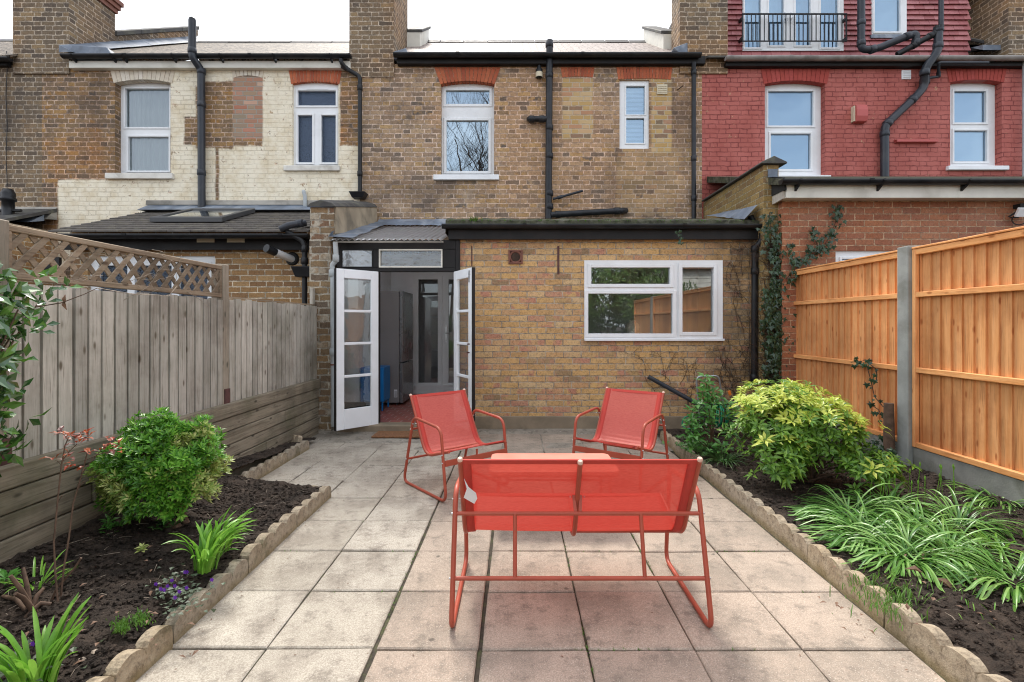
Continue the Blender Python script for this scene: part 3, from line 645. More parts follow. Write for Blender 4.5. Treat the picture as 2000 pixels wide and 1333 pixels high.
arch(hm, fx(1207, YW), fx(1310, YW), fz(156, YW), fz(154, YW), fz(132, YW), YW, 'arch_red', 17, .03)
arch(hm, fx(1098, YW), fx(1158, YW), fz(152, YW), fz(150, YW), fz(132, YW), YW, 'arch_red', 10, .03, name='blind_arch')
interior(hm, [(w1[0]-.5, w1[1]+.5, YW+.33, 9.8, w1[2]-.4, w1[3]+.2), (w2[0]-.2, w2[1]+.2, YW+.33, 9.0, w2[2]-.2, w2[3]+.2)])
# eaves
m = MB(); m.box(fx(775, 8.1), XR+.02, YW-.1, YW+.05, 5.575, 5.70); m.build('fascia', M['black_wood'], hm, .004)
gutter(hm, fx(770, 8.03), fx(1368, 8.03), YW-.16, 5.70, .058, 'black_plastic')
def roof(parent, x0, x1, ye, ze, yr, zr, mat, lichen=None, yb=13.0):
    m = MB(); t = .035; s = (zr-ze)/(yr-ye)
    m.prism([(ye, ze), (yr, zr), (yb, zr-(yb-yr)*s), (yb, zr-(yb-yr)*s-t), (yr, zr-t*1.3), (ye, ze-t)], 'x', x0, x1); r_ = m.build('roof', M[mat], parent)
    m = MB(); n = int((x1-x0)/.45); d = (x1-x0)/n
    for i in range(n):
        a = x0+i*d; j = U(-.006, .006)
        m.prism([(yr-.14, zr-.14*s+.012+j), (yr, zr+.05+j), (yr+.14, zr-.14*s+.012+j), (yr, zr-.03)], 'x', a+.003, a+d-.003)
    m.build('ridge_tile', M['ridge'], r_, .008); return r_
RY, RZ = 10.05, fz(83, 10.05)
roof(hm, -1.98, 2.72, 8.03, 5.70, RY, RZ, 'slate_mid')
def parapet(parent, x0, x1, y0, y1, z0, z1, up, mat, cmat='coping', name='party_parapet', cap=.06):
    m = MB(); m.prism([(y0, z0-.3), (y0, z0+up), (y1, z1+up), (y1, z1-.3)], 'x', x0, x1); p_ = m.build(name, M[mat], parent)
    m = MB(); n = max(1, int((y1-y0)/.5)); 
    for i in range(n):
        a, b = i/n, (i+1)/n; ya, yb = y0+(y1-y0)*a, y0+(y1-y0)*b-.006; za, zb = z0+(z1-z0)*a+up, z0+(z1-z0)*b+up
        m.prism([(ya, za+.003), (ya, za+cap), (yb, zb+cap), (yb, zb+.003)], 'x', x0-.04, x1+.04)
    m.build('coping', M[cmat], p_, .008); return p_
sm = (RZ-5.70)/(RY-8.03)
parapet(hm, -2.0, -1.76, 9.15, 10.1, 5.7+(9.15-8.03)*sm, 5.7+(10.1-8.03)*sm, .26, 'cream_wood')
parapet(hm, 2.58, 2.80, 8.75, 10.1, 5.7+(8.75-8.03)*sm, 5.7+(10.1-8.03)*sm, .26, 'cream_wood')
def chimney(parent, x0, x1, y0, y1, z0, z1, corb=True, mat='chim_brick'):
    m = MB(); m.box(x0, x1, y0, y1, z0, z1); c_ = m.build('chimney', M[mat], parent)
    m = MB()
    for i, e in enumerate((.03, .06, .09)): m.box(x0-e, x1+e, y0-e, y1+e, z1+i*.078+.001*i, z1+(i+1)*.078)
    m.box(x0, x1, y0, y1, z1+.235, z1+.5); m.build('corbel', M['terracotta'], c_)
    for k in range(2):
        m = MB(); m.lathe(((x0+x1)/2, y0+(y1-y0)*(.3+.4*k), z1+.5), [(.13,0),(.11,.05),(.10,.3),(.125,.33),(.125,.38),(.09,.38),(.085,.1)], 14); m.build('chimney_pot', M['terracotta'], c_)
    return c_
chimney(hm, -2.73, -2.0, YW-.025, 9.22, 5.40, 7.42)
# lead at chimney foot and end of gutter
m = MB(); m.prism([(-2.0, 5.68), (-1.72, 5.68), (-1.80, 5.86), (-2.0, 5.80)], 'y', YW-.05, YW+.2); m.build('lead_flashing', M['lead'], hm, .01)
m = MB(); m.prism([(2.56, 5.86), (2.74, 5.70), (2.80, 5.70), (2.80, 5.95)], 'y', YW-.05, YW+.25); m.build('lead_flashing', M['lead'], hm, .01)
# soil pipe and branches
yp = YW-.085
P = lambda a, b, Y=yp: at(a, b, Y)
col = [(P(1073, y_), UPV) for y_ in (88, 148, 250, 305, 378, 404)]
sp_ = pipe(hm, [P(1073.5, 80), P(1071, 428)], .055, 'iron', 'soil_pipe', col)
m = MB(); t0 = P(1074, 80); 
for k in range(6):
    a = k*math.pi/3; m.tube([t0+Vector((.05*math.cos(a), .05*math.sin(a), 0)), t0+Vector((.035*math.cos(a), .035*math.sin(a), .05)), t0+Vector((0,0,.075))], .003, 4)
m.build('wire_cage', M['bolt'], sp_)
pipe(sp_, [P(1068, 233), P(1034, 233), P(1034, 233, YW+.01)], .048, 'iron', 'branch_pipe', [(P(1058, 233), (1,0,0)), (P(1038, 233), (1,0,0))], .05)
pipe(sp_, [P(1076, 420), P(1213, 412), P(1222, 412, YW+.02)], .050, 'iron', 'branch_pipe', [(P(1090, 419), (1,0,.05)), (P(1205, 412.5), (1,0,.05))], .06)
pipe(sp_, [P(1080, 389), P(1092, 386), P(1138, 373)], .020, 'grey_plastic', 'waste_pipe', [(P(1094, 385.5), (1,0,.3))], .02)
pipe(hm, [at(1355, 122, YW-.12), P(1355, 140), P(1355, 428)], .036, 'iron', 'downpipe', [(P(1355, y_), UPV) for y_ in (142, 310, 388)])
m = MB(); c0 = P(1053, 141, YW-.06); m.lathe(c0-Vector((0,0,.10)), [(.001,0),(.045,.01),(.055,.06),(.055,.13),(.05,.14)], 14); m.tube([c0+Vector((0,.0,.02)), c0+Vector((0,-.02,.10))], [.055, .02], 12)
l_ = m.build('wall_lamp', M['black_plastic'], hm)
m = MB(); m.lathe(c0-Vector((0,.0,.09)), [(.058,0),(.058,.08)], 14); m.build('lamp_glass', M['cream_pl'], l_)
def vent(parent, a, b, y0, y1, Y, mat='cream_pl', n=4):
    r = prect(a, b, y0, y1, Y); m = MB(); m.box(r[0], r[1], Y-.02, Y+.01, r[2], r[3]); v_ = m.build('vent', M[mat], parent, .004); s = MB()
    for k in range(n):
        z = r[2]+.02+(r[3]-r[2]-.04)*(k+.5)/n; s.box(r[0]+.015, r[1]-.015, Y-.028, Y-.021, z-.006, z+.006)
    s.build('vent_slats', M['cream_pl' if mat != 'upvc' else 'upvc'], v_)
vent(hm, 1283, 1303, 166, 185, YW)
pipe(hm, [P(1323, 176, YW+.01), P(1326, 174, YW-.05), P(1334, 168, YW-.06)], .008, 'stem_dark', 'wall_hook')

# ---------------------------------------------------------------- left house
hl = thing('terraced_house', 'brown brick terraced house with peeling cream paint, left of the middle house', 'house', (-5.1, YW, 0))
v1 = prect(235, 333, 156, 340, YW); v1 = (fx(236, YW+.12),)+v1[1:]; v2 = prect(571, 661, 160, 325, YW)
m = MB(); wallmesh(m, XL, XM, -.1, 5.60, YW, .32, [v1, v2]); m.box(XL, XL+.1, YW+.32, 14, -.1, 5.6); m.box(XL, XM, 14, 14.2, -.1, 5.6); m.build('wall', M['left_brick'], hl)
WL = YW+.12
wl = window(hl, v1, [prect(245, 331, 174, 249, WL), prect(251, 330, 268, 334, WL)], WL, 'glass_net', sash=.03, sill=(fx(210, YW), fx(341, YW), fz(351, YW), fz(340, YW), YW-.06))
curtain(wl, v1[0]+.005, v1[1]-.005, v1[2]+.01, v1[3]-.01, WL+.085, 'net')
arch(hl, v1[0]-.02, v1[1]+.03, fz(163, YW), fz(156, YW), fz(136, YW), YW, 'arch_cream', 14, .06)
wl2 = window(hl, v2, [prect(582, 656, 178, 207, YW+.05), prect(582, 610, 226, 318, YW+.05), prect(628, 656, 226, 318, YW+.05)], YW+.05, 'glass_obs', sash=.035, sill=(fx(556, YW), fx(665, YW), fz(335, YW), fz(325, YW), YW-.05))
m = MB(); m.box(v2[0]+.01, v2[1]-.01, YW+.12, YW+.13, v2[2], v2[3]); m.build('obscure_film', M['navy_obs'], wl2)
m = MB(); m.box(fx(597, YW), fx(640, YW), YW+.03, YW+.049, fz(173.5, YW), fz(171.5, YW)); m.build('trickle_vent', M['upvc'], wl2)
arch(hl, v2[0]-.02, v2[1]+.02, fz(165, YW), fz(160, YW), fz(137, YW), YW, 'arch_red', 15, .04)
arch(hl, fx(455, YW), fx(513, YW), fz(153, YW), fz(148, YW), fz(136, YW), YW, 'arch_cream', 8, .03, name='blind_arch')
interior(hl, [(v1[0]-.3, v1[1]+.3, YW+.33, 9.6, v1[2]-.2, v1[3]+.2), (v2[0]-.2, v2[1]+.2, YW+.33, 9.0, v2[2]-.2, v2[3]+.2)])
m = MB(); m.box(fx(133, 8.1), XM-.14, YW-.09, YW+.05, fz(133, 8.11), fz(119, 8.11)); m.build('fascia', M['cream_wood'], hl, .004)
gl_ = gutter(hl, fx(118, 8.0), fx(683, 8.0), YW-.15, fz(108, 8.05), .056, 'black_plastic', brackets=[fx(p_, 8.02) for p_ in (140, 218, 240, 337, 430, 534, 645)])
RYL, RZL = 11.2, fz(84, 11.2)
roof(hl, -7.30, -2.73, 8.03, 5.70, RYL, RZL, 'slate_left', yb=14.2)
sl_ = (RZL-5.70)/(RYL-8.03)
chimney(hl, fx(28, YW), fx(137, YW), YW-.025, 9.12, 5.45, 7.02)
parapet(hl, -7.62, -7.32, 9.12, 11.5, 5.7+(9.12-8.03)*sl_-.12, RZL+.10, .36, 'chim_brick', cap=.09)
m = MB()
for i in range(6):
    ya, yb = 8.0+i*.58, 8.0+(i+1)*.58+.05; za, zb = 5.72+(ya-8.03)*sl_, 5.72+(yb-8.03)*sl_; o_ = .004*(i % 2)
    m.add([(-7.32,ya,za+.12+o_), (-7.10,ya,za+.01+o_), (-7.10,yb,zb+.01+o_), (-7.32,yb,zb+.12+o_), (-7.32,ya,za), (-7.32,yb,zb)], [(0,1,2,3), (0,4,1)])
m.build('lead_flashing', M['lead'], hl)
m = MB(); m.prism([(fx(125, 8.0), fz(106, 8)), (fx(215, 8.0), fz(106, 8)), (fx(205, 8.0), fz(90, 8)), (fx(138, 8.0), fz(86, 8))], 'y', 8.03, 8.3); m.build('lead_apron', M['lead'], hl, .01)
pl_ = [at(375.5, 40, 8.0), at(375.5, 112, 8.0), at(393, 137, yp), at(394, 412, yp)]
sp2 = pipe(hl, pl_, .056, 'grey_plastic', 'soil_pipe', [(at(375.5, 100, 8.0), UPV)]+[(P(393.5, y_), UPV) for y_ in (140, 205, 338)], .05)
m = MB(); t0 = at(375.5, 40, 8.0)
m.lathe(t0, [(.05,0),(.052,.02),(.03,.045),(.002,.05)], 12); m.build('pipe_cowl', M['black_plastic'], sp2)
dp = pipe(hl, [at(666, 116, 8.05), at(667, 124, 8.05), at(676, 134, yp), at(703, 150, yp), at(703, 378, yp)], .034, 'black_plastic', 'downpipe', [(at(673, 132, yp), (1,0,-.6)), (P(703, 172), UPV), (P(703, 340), UPV)], .05)
def hopper(parent, c, w_, h_):
    m = MB(); x, y, z = c
    vs = []
    for s_, zz in ((.68, z-h_), (1, z), (.92, z), (.6, z-h_*.85)):
        for a, b in ((-1,-1),(1,-1),(1,1),(-1,1)): vs.append((x+a*w_*s_/2, y+b*w_*.4*s_, zz))
    fs = [(0,3,2,1)]
    for L_ in range(3):
        for k in range(4): fs.append((L_*4+k, L_*4+(k+1) % 4, L_*4+4+(k+1) % 4, L_*4+4+k))
    fs.append((12,13,14,15)); m.add(vs, fs); return m.build('hopper', M['black_plastic'], parent, .004)
hopper(dp, at(700.5, 377, YW-.10), .26, .09)
pipe(hl, [P(594, 378, YW+.01), P(593, 373, YW-.05), P(596, 385, YW-.05), P(596, 418, YW-.05)], .03, 'lightgrey_pipe', 'overflow_pipe', rr=.03)
# far left neighbour
hf = thing('terraced_house', 'dark brick house cut off by the left photo edge, beyond the tall chimney', 'house', (-9.4, YW, 0))
m = MB(); wallmesh(m, -11.5, XL, -.1, 5.60, YW+.002, .32, []); m.build('wall', M['chim_brick'], hf)
roof(hf, -11.5, fx(26, 8.1), 8.03, 5.68, 10.6, 7.35, 'slate_left')
gutter(hf, -11.5, fx(14, 8.02), YW-.14, fz(113, 8.05), .055, 'black_plastic')
m = MB(); m.box(-11.5, fx(10, 8.1), YW-.08, YW+.05, fz(128, 8.12), fz(116, 8.12)); m.build('fascia', M['black_wood'], hf)
cb = MB(); cb.tube([P(13+2*math.sin(k*1.3)*.6, 100+k*24, YW-.02) for k in range(12)], .006, 5); cb.build('cable', M['black_plastic'], hf)
# its low extension roof with a black cowl
e0 = thing('low_extension', 'low felt roofed extension with a black flue cowl at the far left', 'extension', (-8.6, 7.6, 0))
m = MB(); m.box(-11.5, fx(112, YW)-.02, 6.9, YW-.002, -.1, fz(440, 7.6)); m.build('wall', M['buff_brick'], e0)
m = MB(); m.prism([(6.75, fz(447, 6.8)), (YW-.01, fz(408, YW)), (YW-.01, fz(415, YW)), (6.75, fz(452, 6.8))], 'x', -11.5, fx(113, YW)); m.build('roof', M['coping'], e0)
m = MB(); m.prism([(YW-.2, fz(428, 8.0)), (YW-.004, fz(405, YW)), (YW-.004, fz(430, YW))], 'x', -11.5, fx(112, YW)); m.build('cement_fillet', M['cement'], e0)
m = MB(); m.prism([(YW-.45, fz(434, 7.75)), (YW-.21, fz(420, 8.0)), (YW-.21, fz(432, 8.0))], 'x', -11.5, fx(110, YW)); m.build('lead_flashing', M['lead'], e0)
c0 = at(16, 432, 7.7); hh = 62*7.7/F
m = MB(); m.lathe(c0, [(.10,0),(.10,.06),(.075,.07),(.075,hh*.62),(.10,hh*.64),(.10,hh*.72),(.085,hh*.74),(.09,hh*.86),(.06,hh*1.0),(.002,hh*1.01)], 16)
m.tube([c0+Vector((-.22,0,.16)), c0+Vector((.2,0,.16))], .022, 8); m.build('flue_cowl', M['black_plastic'], e0)

# ---------------------------------------------------------------- red house
hr = thing('terraced_house', 'red painted brick house with tile hung loft and juliet balcony railing', 'house', (6.0, YW, 0))
r1 = prect(1494, 1603, 157, 345, YW); r2 = prect(1856, 1943, 157, 330, YW)
r1 = (r1[0], fx(1603, YW+.12))+r1[2:]; r2 = (r2[0], fx(1943, YW+.12))+r2[2:]
m = MB(); wallmesh(m, XR, 9.8, -.1, 5.60, YW, .32, [r1, r2]); m.box(9.7, 9.8, YW+.32, 13, -.1, 5.6); m.box(XR, 9.8, 13, 13.2, -.1, 5.6); m.build('wall', M['red_brick'], hr)
a1 = window(hr, r1, [prect(1500, 1588, 179, 246, WL), prect(1505, 1583, 262, 331, WL)], WL, 'glass_hi', sash=.035, sill=(fx(1488, YW), fx(1620, YW), fz(349, YW), fz(344, YW), YW-.05, 'white_wood'))
m = MB(); m.box(r1[0]+.01, r1[1]-.01, WL+.1, WL+.105, r1[2], r1[3]); m.build('blind', M['blind'], a1)
a2 = window(hr, r2, [prect(1863, 1925, 179, 240, WL), prect(1863, 1927, 256, 316, WL)], WL, 'glass_hi', sash=.035, sill=(fx(1847, YW), fx(1965, YW), fz(334, YW), fz(326, YW), YW-.06, 'white_wood'))
m = MB(); m.box(r2[0]+.01, r2[1]-.01, WL+.1, WL+.105, r2[2]+.2, r2[3]); m.build('blind', M['blind'], a2)
arch(hr, r1[0]-.02, r1[1]+.03, fz(165, YW), fz(158, YW), fz(135, YW), YW, 'arch_redpaint', 15, .05)
arch(hr, r2[0]-.02, r2[1]+.03, fz(162, YW), fz(156, YW), fz(133, YW), YW, 'arch_redpaint', 15, .05)
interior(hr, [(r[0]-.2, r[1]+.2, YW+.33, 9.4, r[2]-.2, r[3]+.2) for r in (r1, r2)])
m = MB(); m.box(fx(1418, 8.1), 9.8, YW-.1, YW+.05, fz(129, 8.1), fz(121, 8.1)); m.build('fascia', M['black_wood'], hr, .004)
gutter(hr, fx(1420, 8.0), 9.8, YW-.16, fz(112, 8.04), .058, 'old_gutter')
m = MB(); m.prism([(8.05, 5.68), (8.45, 5.86), (8.45, 5.78), (8.05, 5.65)], 'x', XR+.05, 9.8); m.build('lower_roof', M['coping'], hr)
YM = 8.45; lx0, lx1 = fx(1422, YM), fx(1892, YM)
f1 = prect(1450, 1647, -75, 100, YM); f2 = prect(1702, 1770, -75, 68, YM)
m = MB(); wallmesh(m, lx0, lx1, 5.78, 8.1, YM+.06, .2, [f1, f2]); m.box(lx0, lx0+.1, YM+.26, 12.5, 5.6, 8.1); m.box(lx1-.1, lx1, YM+.26, 12.5, 5.6, 8.1); m.build('loft_wall', M['interior'], hr)
m = MB(); m.box(lx0-.05, lx1+.05, YM, 12.5, 8.1, 8.2); m.build('loft_roof', M['coping'], hr)
m = MB(); z = 5.80; k = 0; TH = .0875
while z < 8.06:
    x = lx0-.02-(.085 if k % 2 else 0); 
    while x < lx1+.02:
        b0 = max(x, lx0-.02); b1 = min(x+.165, lx1+.03)
        if b1-b0 > .03:
            for (q0, q1) in [(b0, b1)]:
                segs = [(q0, q1)]
                for f_ in (f1, f2):
                    if f_[2]-.02 < z+.05 < f_[3]:
                        ns_ = []
                        for s0, s1 in segs:
                            if s1 <= f_[0]-.0 or s0 >= f_[1]: ns_.append((s0, s1)); continue
                            if s0 < f_[0]: ns_.append((s0, f_[0]))
                            if s1 > f_[1]: ns_.append((f_[1], s1))
                        segs = ns_
                for s0, s1 in segs:
                    if s1-s0 > .01:
                        j = U(-.003, .003)
                        m.prism([(YM-.012+j, z+U(-.002,.002)), (YM+.006+j, z+U(-.002,.002)), (YM+.055, z+.15), (YM+.04, z+.15)], 'x', s0+.001, s1-.001)
        x += .167
    z += TH; k += 1
m.build('hung_tiles', M['redtile'], hr)
fw = window(hr, f1, [prect(1454, 1485, -70, 94, YM), prect(1501, 1530, -70, 90, YM), prect(1553, 1582, -70, 90, YM), prect(1602, 1636, -70, 94, YM)], YM-.01, 'glass_hi', name='french_window', sash=.03)
curtain(fw, f1[0]+.05, f1[1]-.05, f1[2], f1[3], YM+.16, 'blind')
for px_ in (1535, 1546):
    m = MB(); c0 = at(px_, 32, YM-.05); m.box(c0.x-.012, c0.x+.012, YM-.035, YM-.023, c0.z-.10, c0.z+.08); m.tube([c0+Vector((0,.0,.02)), c0+Vector((0,-.02,.02)), c0+Vector((.02,-.02,-.09))], .006, 6); m.build('handle', M['bolt'], fw)
fw2 = window(hr, f2, [prect(1707, 1757, -70, 63, YM)], YM-.01, 'glass_hi', name='loft_window', sash=.03)
m = MB(); m.box(f2[0], f2[1], YM+.12, YM+.125, f2[2], f2[3]); m.build('blind', M['blind'], fw2)
m = MB(); m.prism([(YM-.03, f2[2]-.07), (YM-.01, f2[2]), (YM+.02, f2[2]), (YM+.02, f2[2]-.07)], 'x', f2[0]-.02, f2[1]+.02); m.build('lead_apron', M['lead'], hr)
interior(hr, [(f[0], f[1], YM+.27, 9.6, f[2], f[3]) for f in (f1, f2)])
# juliet railing
yj = YM-.10; ja, jb = fx(1449, yj), fx(1654, yj); jz0, jz1 = fz(82, yj), fz(27, yj)
m = MB(); m.box(ja, jb, yj-.015, yj+.005, jz1-.02, jz1); m.box(ja, jb, yj-.015, yj+.005, jz0, jz0+.014)
for k in range(25):
    x = ja+.012+(jb-ja-.024)*k/24; r = .011 if k in (0, 24) else .006; m.box(x-r, x+r, yj-.011, yj+.001, jz0+.014, jz1-.02)
for x in (ja, jb-.012):
    for z in (jz0+.06, jz1-.08): m.box(x-.012, x+.024, yj+.002, YM+.02, z-.02, z+.02)
m.build('juliet_railing', M['railing'], hr)
chimney(hm, fx(1327, YW), fx(1420, YW), YW-.025, 8.62, 5.45, 7.05)
chimney(hr, fx(1967, YW), fx(1967, YW)+.95, YW-.025, 9.3, 5.6, 7.1)
parapet(hr, 8.06, 8.4, 8.6, 10.3, 6.0, 7.25, .18, 'coping')
m = MB(); m.prism([(8.3, fz(98, 8.3)), (8.9, fz(98, 8.9)+.1), (8.9, fz(85, 8.6)), (8.3, fz(88, 8.3))], 'x', 7.75, 8.05); m.build('lead_flashing', M['lead'], hr)
# red house pipework
q = 8.06
pipe(hr, [at(1682, -40, 8.2), at(1682, 98, 8.2), at(1712, 96, 8.15), at(1775, 70, q), at(1789, 66, q), at(1789, 90, q)], .056, 'grey_plastic', 'soil_pipe', [(at(1682, y_, 8.2), UPV) for y_ in (45, 85)]+[(at(1704, 97, 8.16), (1,0,.35)), (at(1772, 71, q), (1,0,.4)), (at(1789, 84, q), UPV)], .09)
pipe(hr, [at(1838, -40, q+.1), at(1838, 60, q+.1)], .036, 'grey_plastic', 'vent_pipe')
big = [at(1833, 56, 7.98), at(1832, 100, 7.98), at(1806, 136, 8.02), at(1806, 168, yp), at(1792, 186, yp), at(1728, 246, yp), at(1728, 350, yp)]
pipe(hr, big, .062, 'grey_plastic', 'soil_pipe', [(big[0]-UPV*.02, UPV), (at(1832, 90, 7.98), UPV), (at(1806, 142, 8.02), UPV), (at(1806, 160, yp), UPV), (at(1782, 195, yp), (.7,0,.7)), (at(1734, 241, yp), (.7,0,.7)), (P(1728, 262), UPV)], .09)
m = MB(); m.tube([big[0]-UPV*.01, big[0]+UPV*.03], .072, 14); m.build('pipe_cap', M['black_plastic'], hr)
pipe(hr, [at(1752, 107, 8.12), at(1815, 72, 8.0), at(1832, 62, 7.98)], .045, 'black_plastic', 'branch_pipe', [(at(1785, 89, 8.06), (1,0,.55)), (at(1818, 70, 8.0), (1,0,.5))], .05)
pipe(hr, [at(1930, 123, 8.0), at(1836, 123, 8.0), at(1833, 124, 8.0), at(1833, 150, yp), at(1812, 153, yp)], .022, 'grey_plastic', 'waste_pipe', [(at(1833, 146, yp), UPV)], .03)
pipe(hr, [at(2001, 118, 8.1), at(2001, 350, 8.1)], .03, 'lightgrey_pipe', 'downpipe')
vent(hr, 1760, 1778, 138, 156, YW, 'upvc')
c0 = at(1675, 226, YW); m = MB(); m.prism([(YW-.0, c0.z-.14), (YW-.09, c0.z-.13), (YW-.115, c0.z-.05), (YW-.115, c0.z+.05), (YW-.09, c0.z+.14), (YW, c0.z+.15)], 'x', c0.x-.085, c0.x+.10); m.build('alarm_box', M['alarm'], hr, .008)
m = MB(); m.box(c0.x-.11, c0.x-.086, YW-.07, YW, c0.z-.12, c0.z+.13); m.build('alarm_side', M['cream_pl'], hr)
m = MB(); m.prism([(YW, fz(281, YW)), (YW-.07, fz(280, YW)), (YW-.07, fz(276, YW)), (YW, fz(274, YW))], 'x', fx(1746, YW), fx(1826, YW)); m.build('wall_batten', M['alarm'], hr)

# ================================================================ extensions
# left tiled lean-to
YL = 6.75
el = thing('tiled_lean_to', 'buff brick lean-to with brown tiled roof and skylight, behind the grey fence on the left', 'extension', (-4.3, 7.4, 0))
xa, xb = -6.02, -2.66
lw = (fx(172, YL), fx(420, YL), .9, fz(500, YL))
m = MB(); wallmesh(m, xa, xb, -.1, 2.62, YL, .25, [lw]); m.box(xa, xa+.2, YL+.25, YW, -.1, 2.6); m.build('wall', M['buff_brick'], el)
lm = (lw[0]+lw[1])/2
wn_ = window(el, lw, [(lw[0]+.12, lm-.35, 1.0, lw[3]-.13), (lm-.25, lm+.25, 1.0, lw[3]-.13), (lm+.35, lw[1]-.12, 1.0, lw[3]-.13)], YL+.04, 'glass_obs', sash=.05)
interior(el, [(lw[0]-.2, lw[1]+.2, YL+.26, 8.1, .5, 2.4)])
ye, ze, yb_, zb_ = 6.42, fz(452, 6.42), YW, fz(413, YW)
m = MB(); nrow = 11; 
for i in range(nrow):
    a, b = i/nrow, (i+1)/nrow; ya, yb2 = ye+(yb_-ye)*a, ye+(yb_-ye)*b+.05; za, zb2 = ze+(zb_-ze)*a, ze+(zb_-ze)*(b)+.012
    n = 11; w_ = (xb-xa)/n
    for k in range(n):
        x0 = xa+k*w_-(w_/2 if i % 2 else 0); x1 = min(x0+w_, xb); x0 = max(x0, xa)
        if x1-x0 < .05: continue
        j = U(-.003, .004); m.prism([(ya, za-.012+j), (ya, za+.014+j), (yb2, zb2+.004), (yb2, zb2-.012)], 'x', x0+.003, x1-.003)
rt = m.build('roof', M['conc_tile'], el, .004)
m = MB(); m.prism([(YW-.25, zb_-.03), (YW-.005, zb_+.10), (YW-.005, zb_-.02)], 'x', fx(290, YW), xb); m.build('lead_flashing', M['lead'], el)
m = MB(); m.prism([(YW-.03, zb_+.10), (YW-.02, zb_+.17), (YW-.004, zb_+.18), (YW-.004, zb_+.10)], 'x', fx(287, YW), xb); m.build('cement_fillet', M['cement'], el)
def on(x, y, up=0): t_ = (y-ye)/(yb_-ye); return Vector((x, y, ze+(zb_-ze)*t_+up))
s0, s1 = fx(330, 7.4)+.0, fx(330, 7.4)+1.02
m = MB()
for (xa_, xb2, y0, y1) in ((s0, s1, 7.0, 7.08), (s0, s1, 7.82, 7.9), (s0, s0+.08, 7.08, 7.82), (s1-.08, s1, 7.08, 7.82)):
    a = on(xa_, y0, .02).z; b = on(xa_, y1, .02).z; m.prism([(y0, a), (y0, a+.07), (y1, b+.07), (y1, b)], 'x', xa_, xb2)
sk = m.build('skylight', M['grey_paint'], el, .006)
m = MB(); m.quad(on(s0+.08, 7.08, .075), on(s1-.08, 7.08, .075), on(s1-.08, 7.82, .075), on(s0+.08, 7.82, .075)); m.build('pane', M['glass_dark'], sk)
m = MB(); m.quad(on(s0+.08, 7.08, .03), on(s1-.08, 7.08, .03), on(s1-.08, 7.82, .03), on(s0+.08, 7.82, .03)); m.build('blind', M['net'], sk)
m = MB(); m.box(xa-.02, xb, YL-.12, YL-.09, fz(488, YL-.12), ze-.06); m.box(xa, xb, YL-.09, YL-.001, fz(487, YL)-.0, fz(487, YL)+.03); m.build('fascia', M['black_wood'], el)
gutter(el, xa-.03, xb-.02, ye+.03, ze-.035, .055, 'black_plastic')
m = MB()
for px_ in (402, 461):
    r = prect(px_-17, px_+17, 466, 474, YL-.12); m.box(r[0], r[1], YL-.128, YL-.1195, r[2], r[3])
m.build('soffit_vents', M['cream_pl'], el)
pipe(el, [at(548, 448, 6.38), at(565, 440, 6.38), at(597, 436, 6.5)], .045, 'grey_plastic', 'gutter_outlet', [(at(585, 437, 6.45), (1,0,.1))], .05)
lp = pipe(el, [at(560, 452, 6.42), at(590, 470, 6.45), at(595, 480, 6.45), at(595, 600, 6.45)], .034, 'black_plastic', 'downpipe', [(at(595, 487, 6.45), UPV), (at(595, 510, 6.45), UPV)], .05)
hopper(lp, at(594, 522, 6.43), .26, .13)
fl = pipe(el, [at(572, 507, YL), at(549, 498, 6.55), at(533, 491, 6.40)], .050, 'upvc', 'boiler_flue')
m = MB(); a, b = at(537, 493, 6.43), at(520, 485, 6.30); m.tube([a, b], .052, 14); m.build('flue_end', M['black_plastic'], fl)
m = MB(); m.tube([Vector((fx(571, YL), YL+.01, fz(506, YL))), Vector((fx(571, YL), YL-.03, fz(506, YL)))], [.10, .075], 16); m.build('flue_collar', M['rubber'], fl)
c0 = at(100, 522, YL-.1); m = MB(); m.box(c0.x-.05, c0.x+.05, YL-.04, YL, c0.z, c0.z+.14); m.lathe(c0+Vector((.04,-.06,-.07)), [(.001,0),(.06,.01),(.06,.10),(.001,.12)], 12); m.build('wall_lamp', M['rubber'], el)

# left party wall with coping
pw = thing('party_wall', 'old brick party wall with dark rounded coping, between grey fence and pale downpipe', 'wall', (-2.45, 6.3, 0))
px0, px1, py0 = -2.60, -2.30, 6.28
zt0, zt1 = fz(404, py0), fz(404, YW)
m = MB(); m.box(px0, px1-.03, py0, YW-.002, -.05, 2.42); m.prism([(py0+.02, 2.42), (YW-.002, 2.42), (YW-.002, 3.27), (py0+.02, 2.83)], 'x', px0, px1)
m.build('wall', M['party_brick'], pw, .006)
m = MB(); m.prism([(py0+.05, 2.50), (YW-.003, 2.90), (YW-.003, 3.27), (py0+.05, 2.84)], 'x', px1+.001, px1+.02); m.build('render', M['dirty_render'], pw)
m = MB(); n = 4
for i in range(n):
    a, b = i/n, (i+1)/n; ya, yb2 = py0-.02+(YW-py0)*a, py0-.02+(YW-py0)*b-.004; za, zb2 = 2.84+.44*a, 2.84+.44*b
    prof = [(-2.63, -.015), (-2.58, .035), (-2.45, .075), (-2.31, .035), (-2.26, -.015)]
    vs = [(x, ya, za+z) for x, z in prof]+[(x, yb2, zb2+z) for x, z in prof]
    m.add(vs, [(4,3,2,1,0), (5,6,7,8,9)]+[(j, j+1, j+6, j+5) for j in range(4)]+[(0,5,9,4)])
m.build('coping', M['coping'], pw, .008)
ppn = [at(652, 478, 6.16), at(655, 508, 6.16), at(649, 522, 6.16), at(651, 835, 6.16)]
dpw = pipe(pw, [at(655, 474, 6.20), at(657, 508, 6.18), at(648, 519, 6.18), at(650, 528, 6.18), at(651, 834, 6.2)], .030, 'lightgrey_pipe', 'downpipe', [(at(656, 505, 6.18), UPV), (at(648.5, 534, 6.18), UPV), (at(650, 688, 6.19), UPV)], .035)
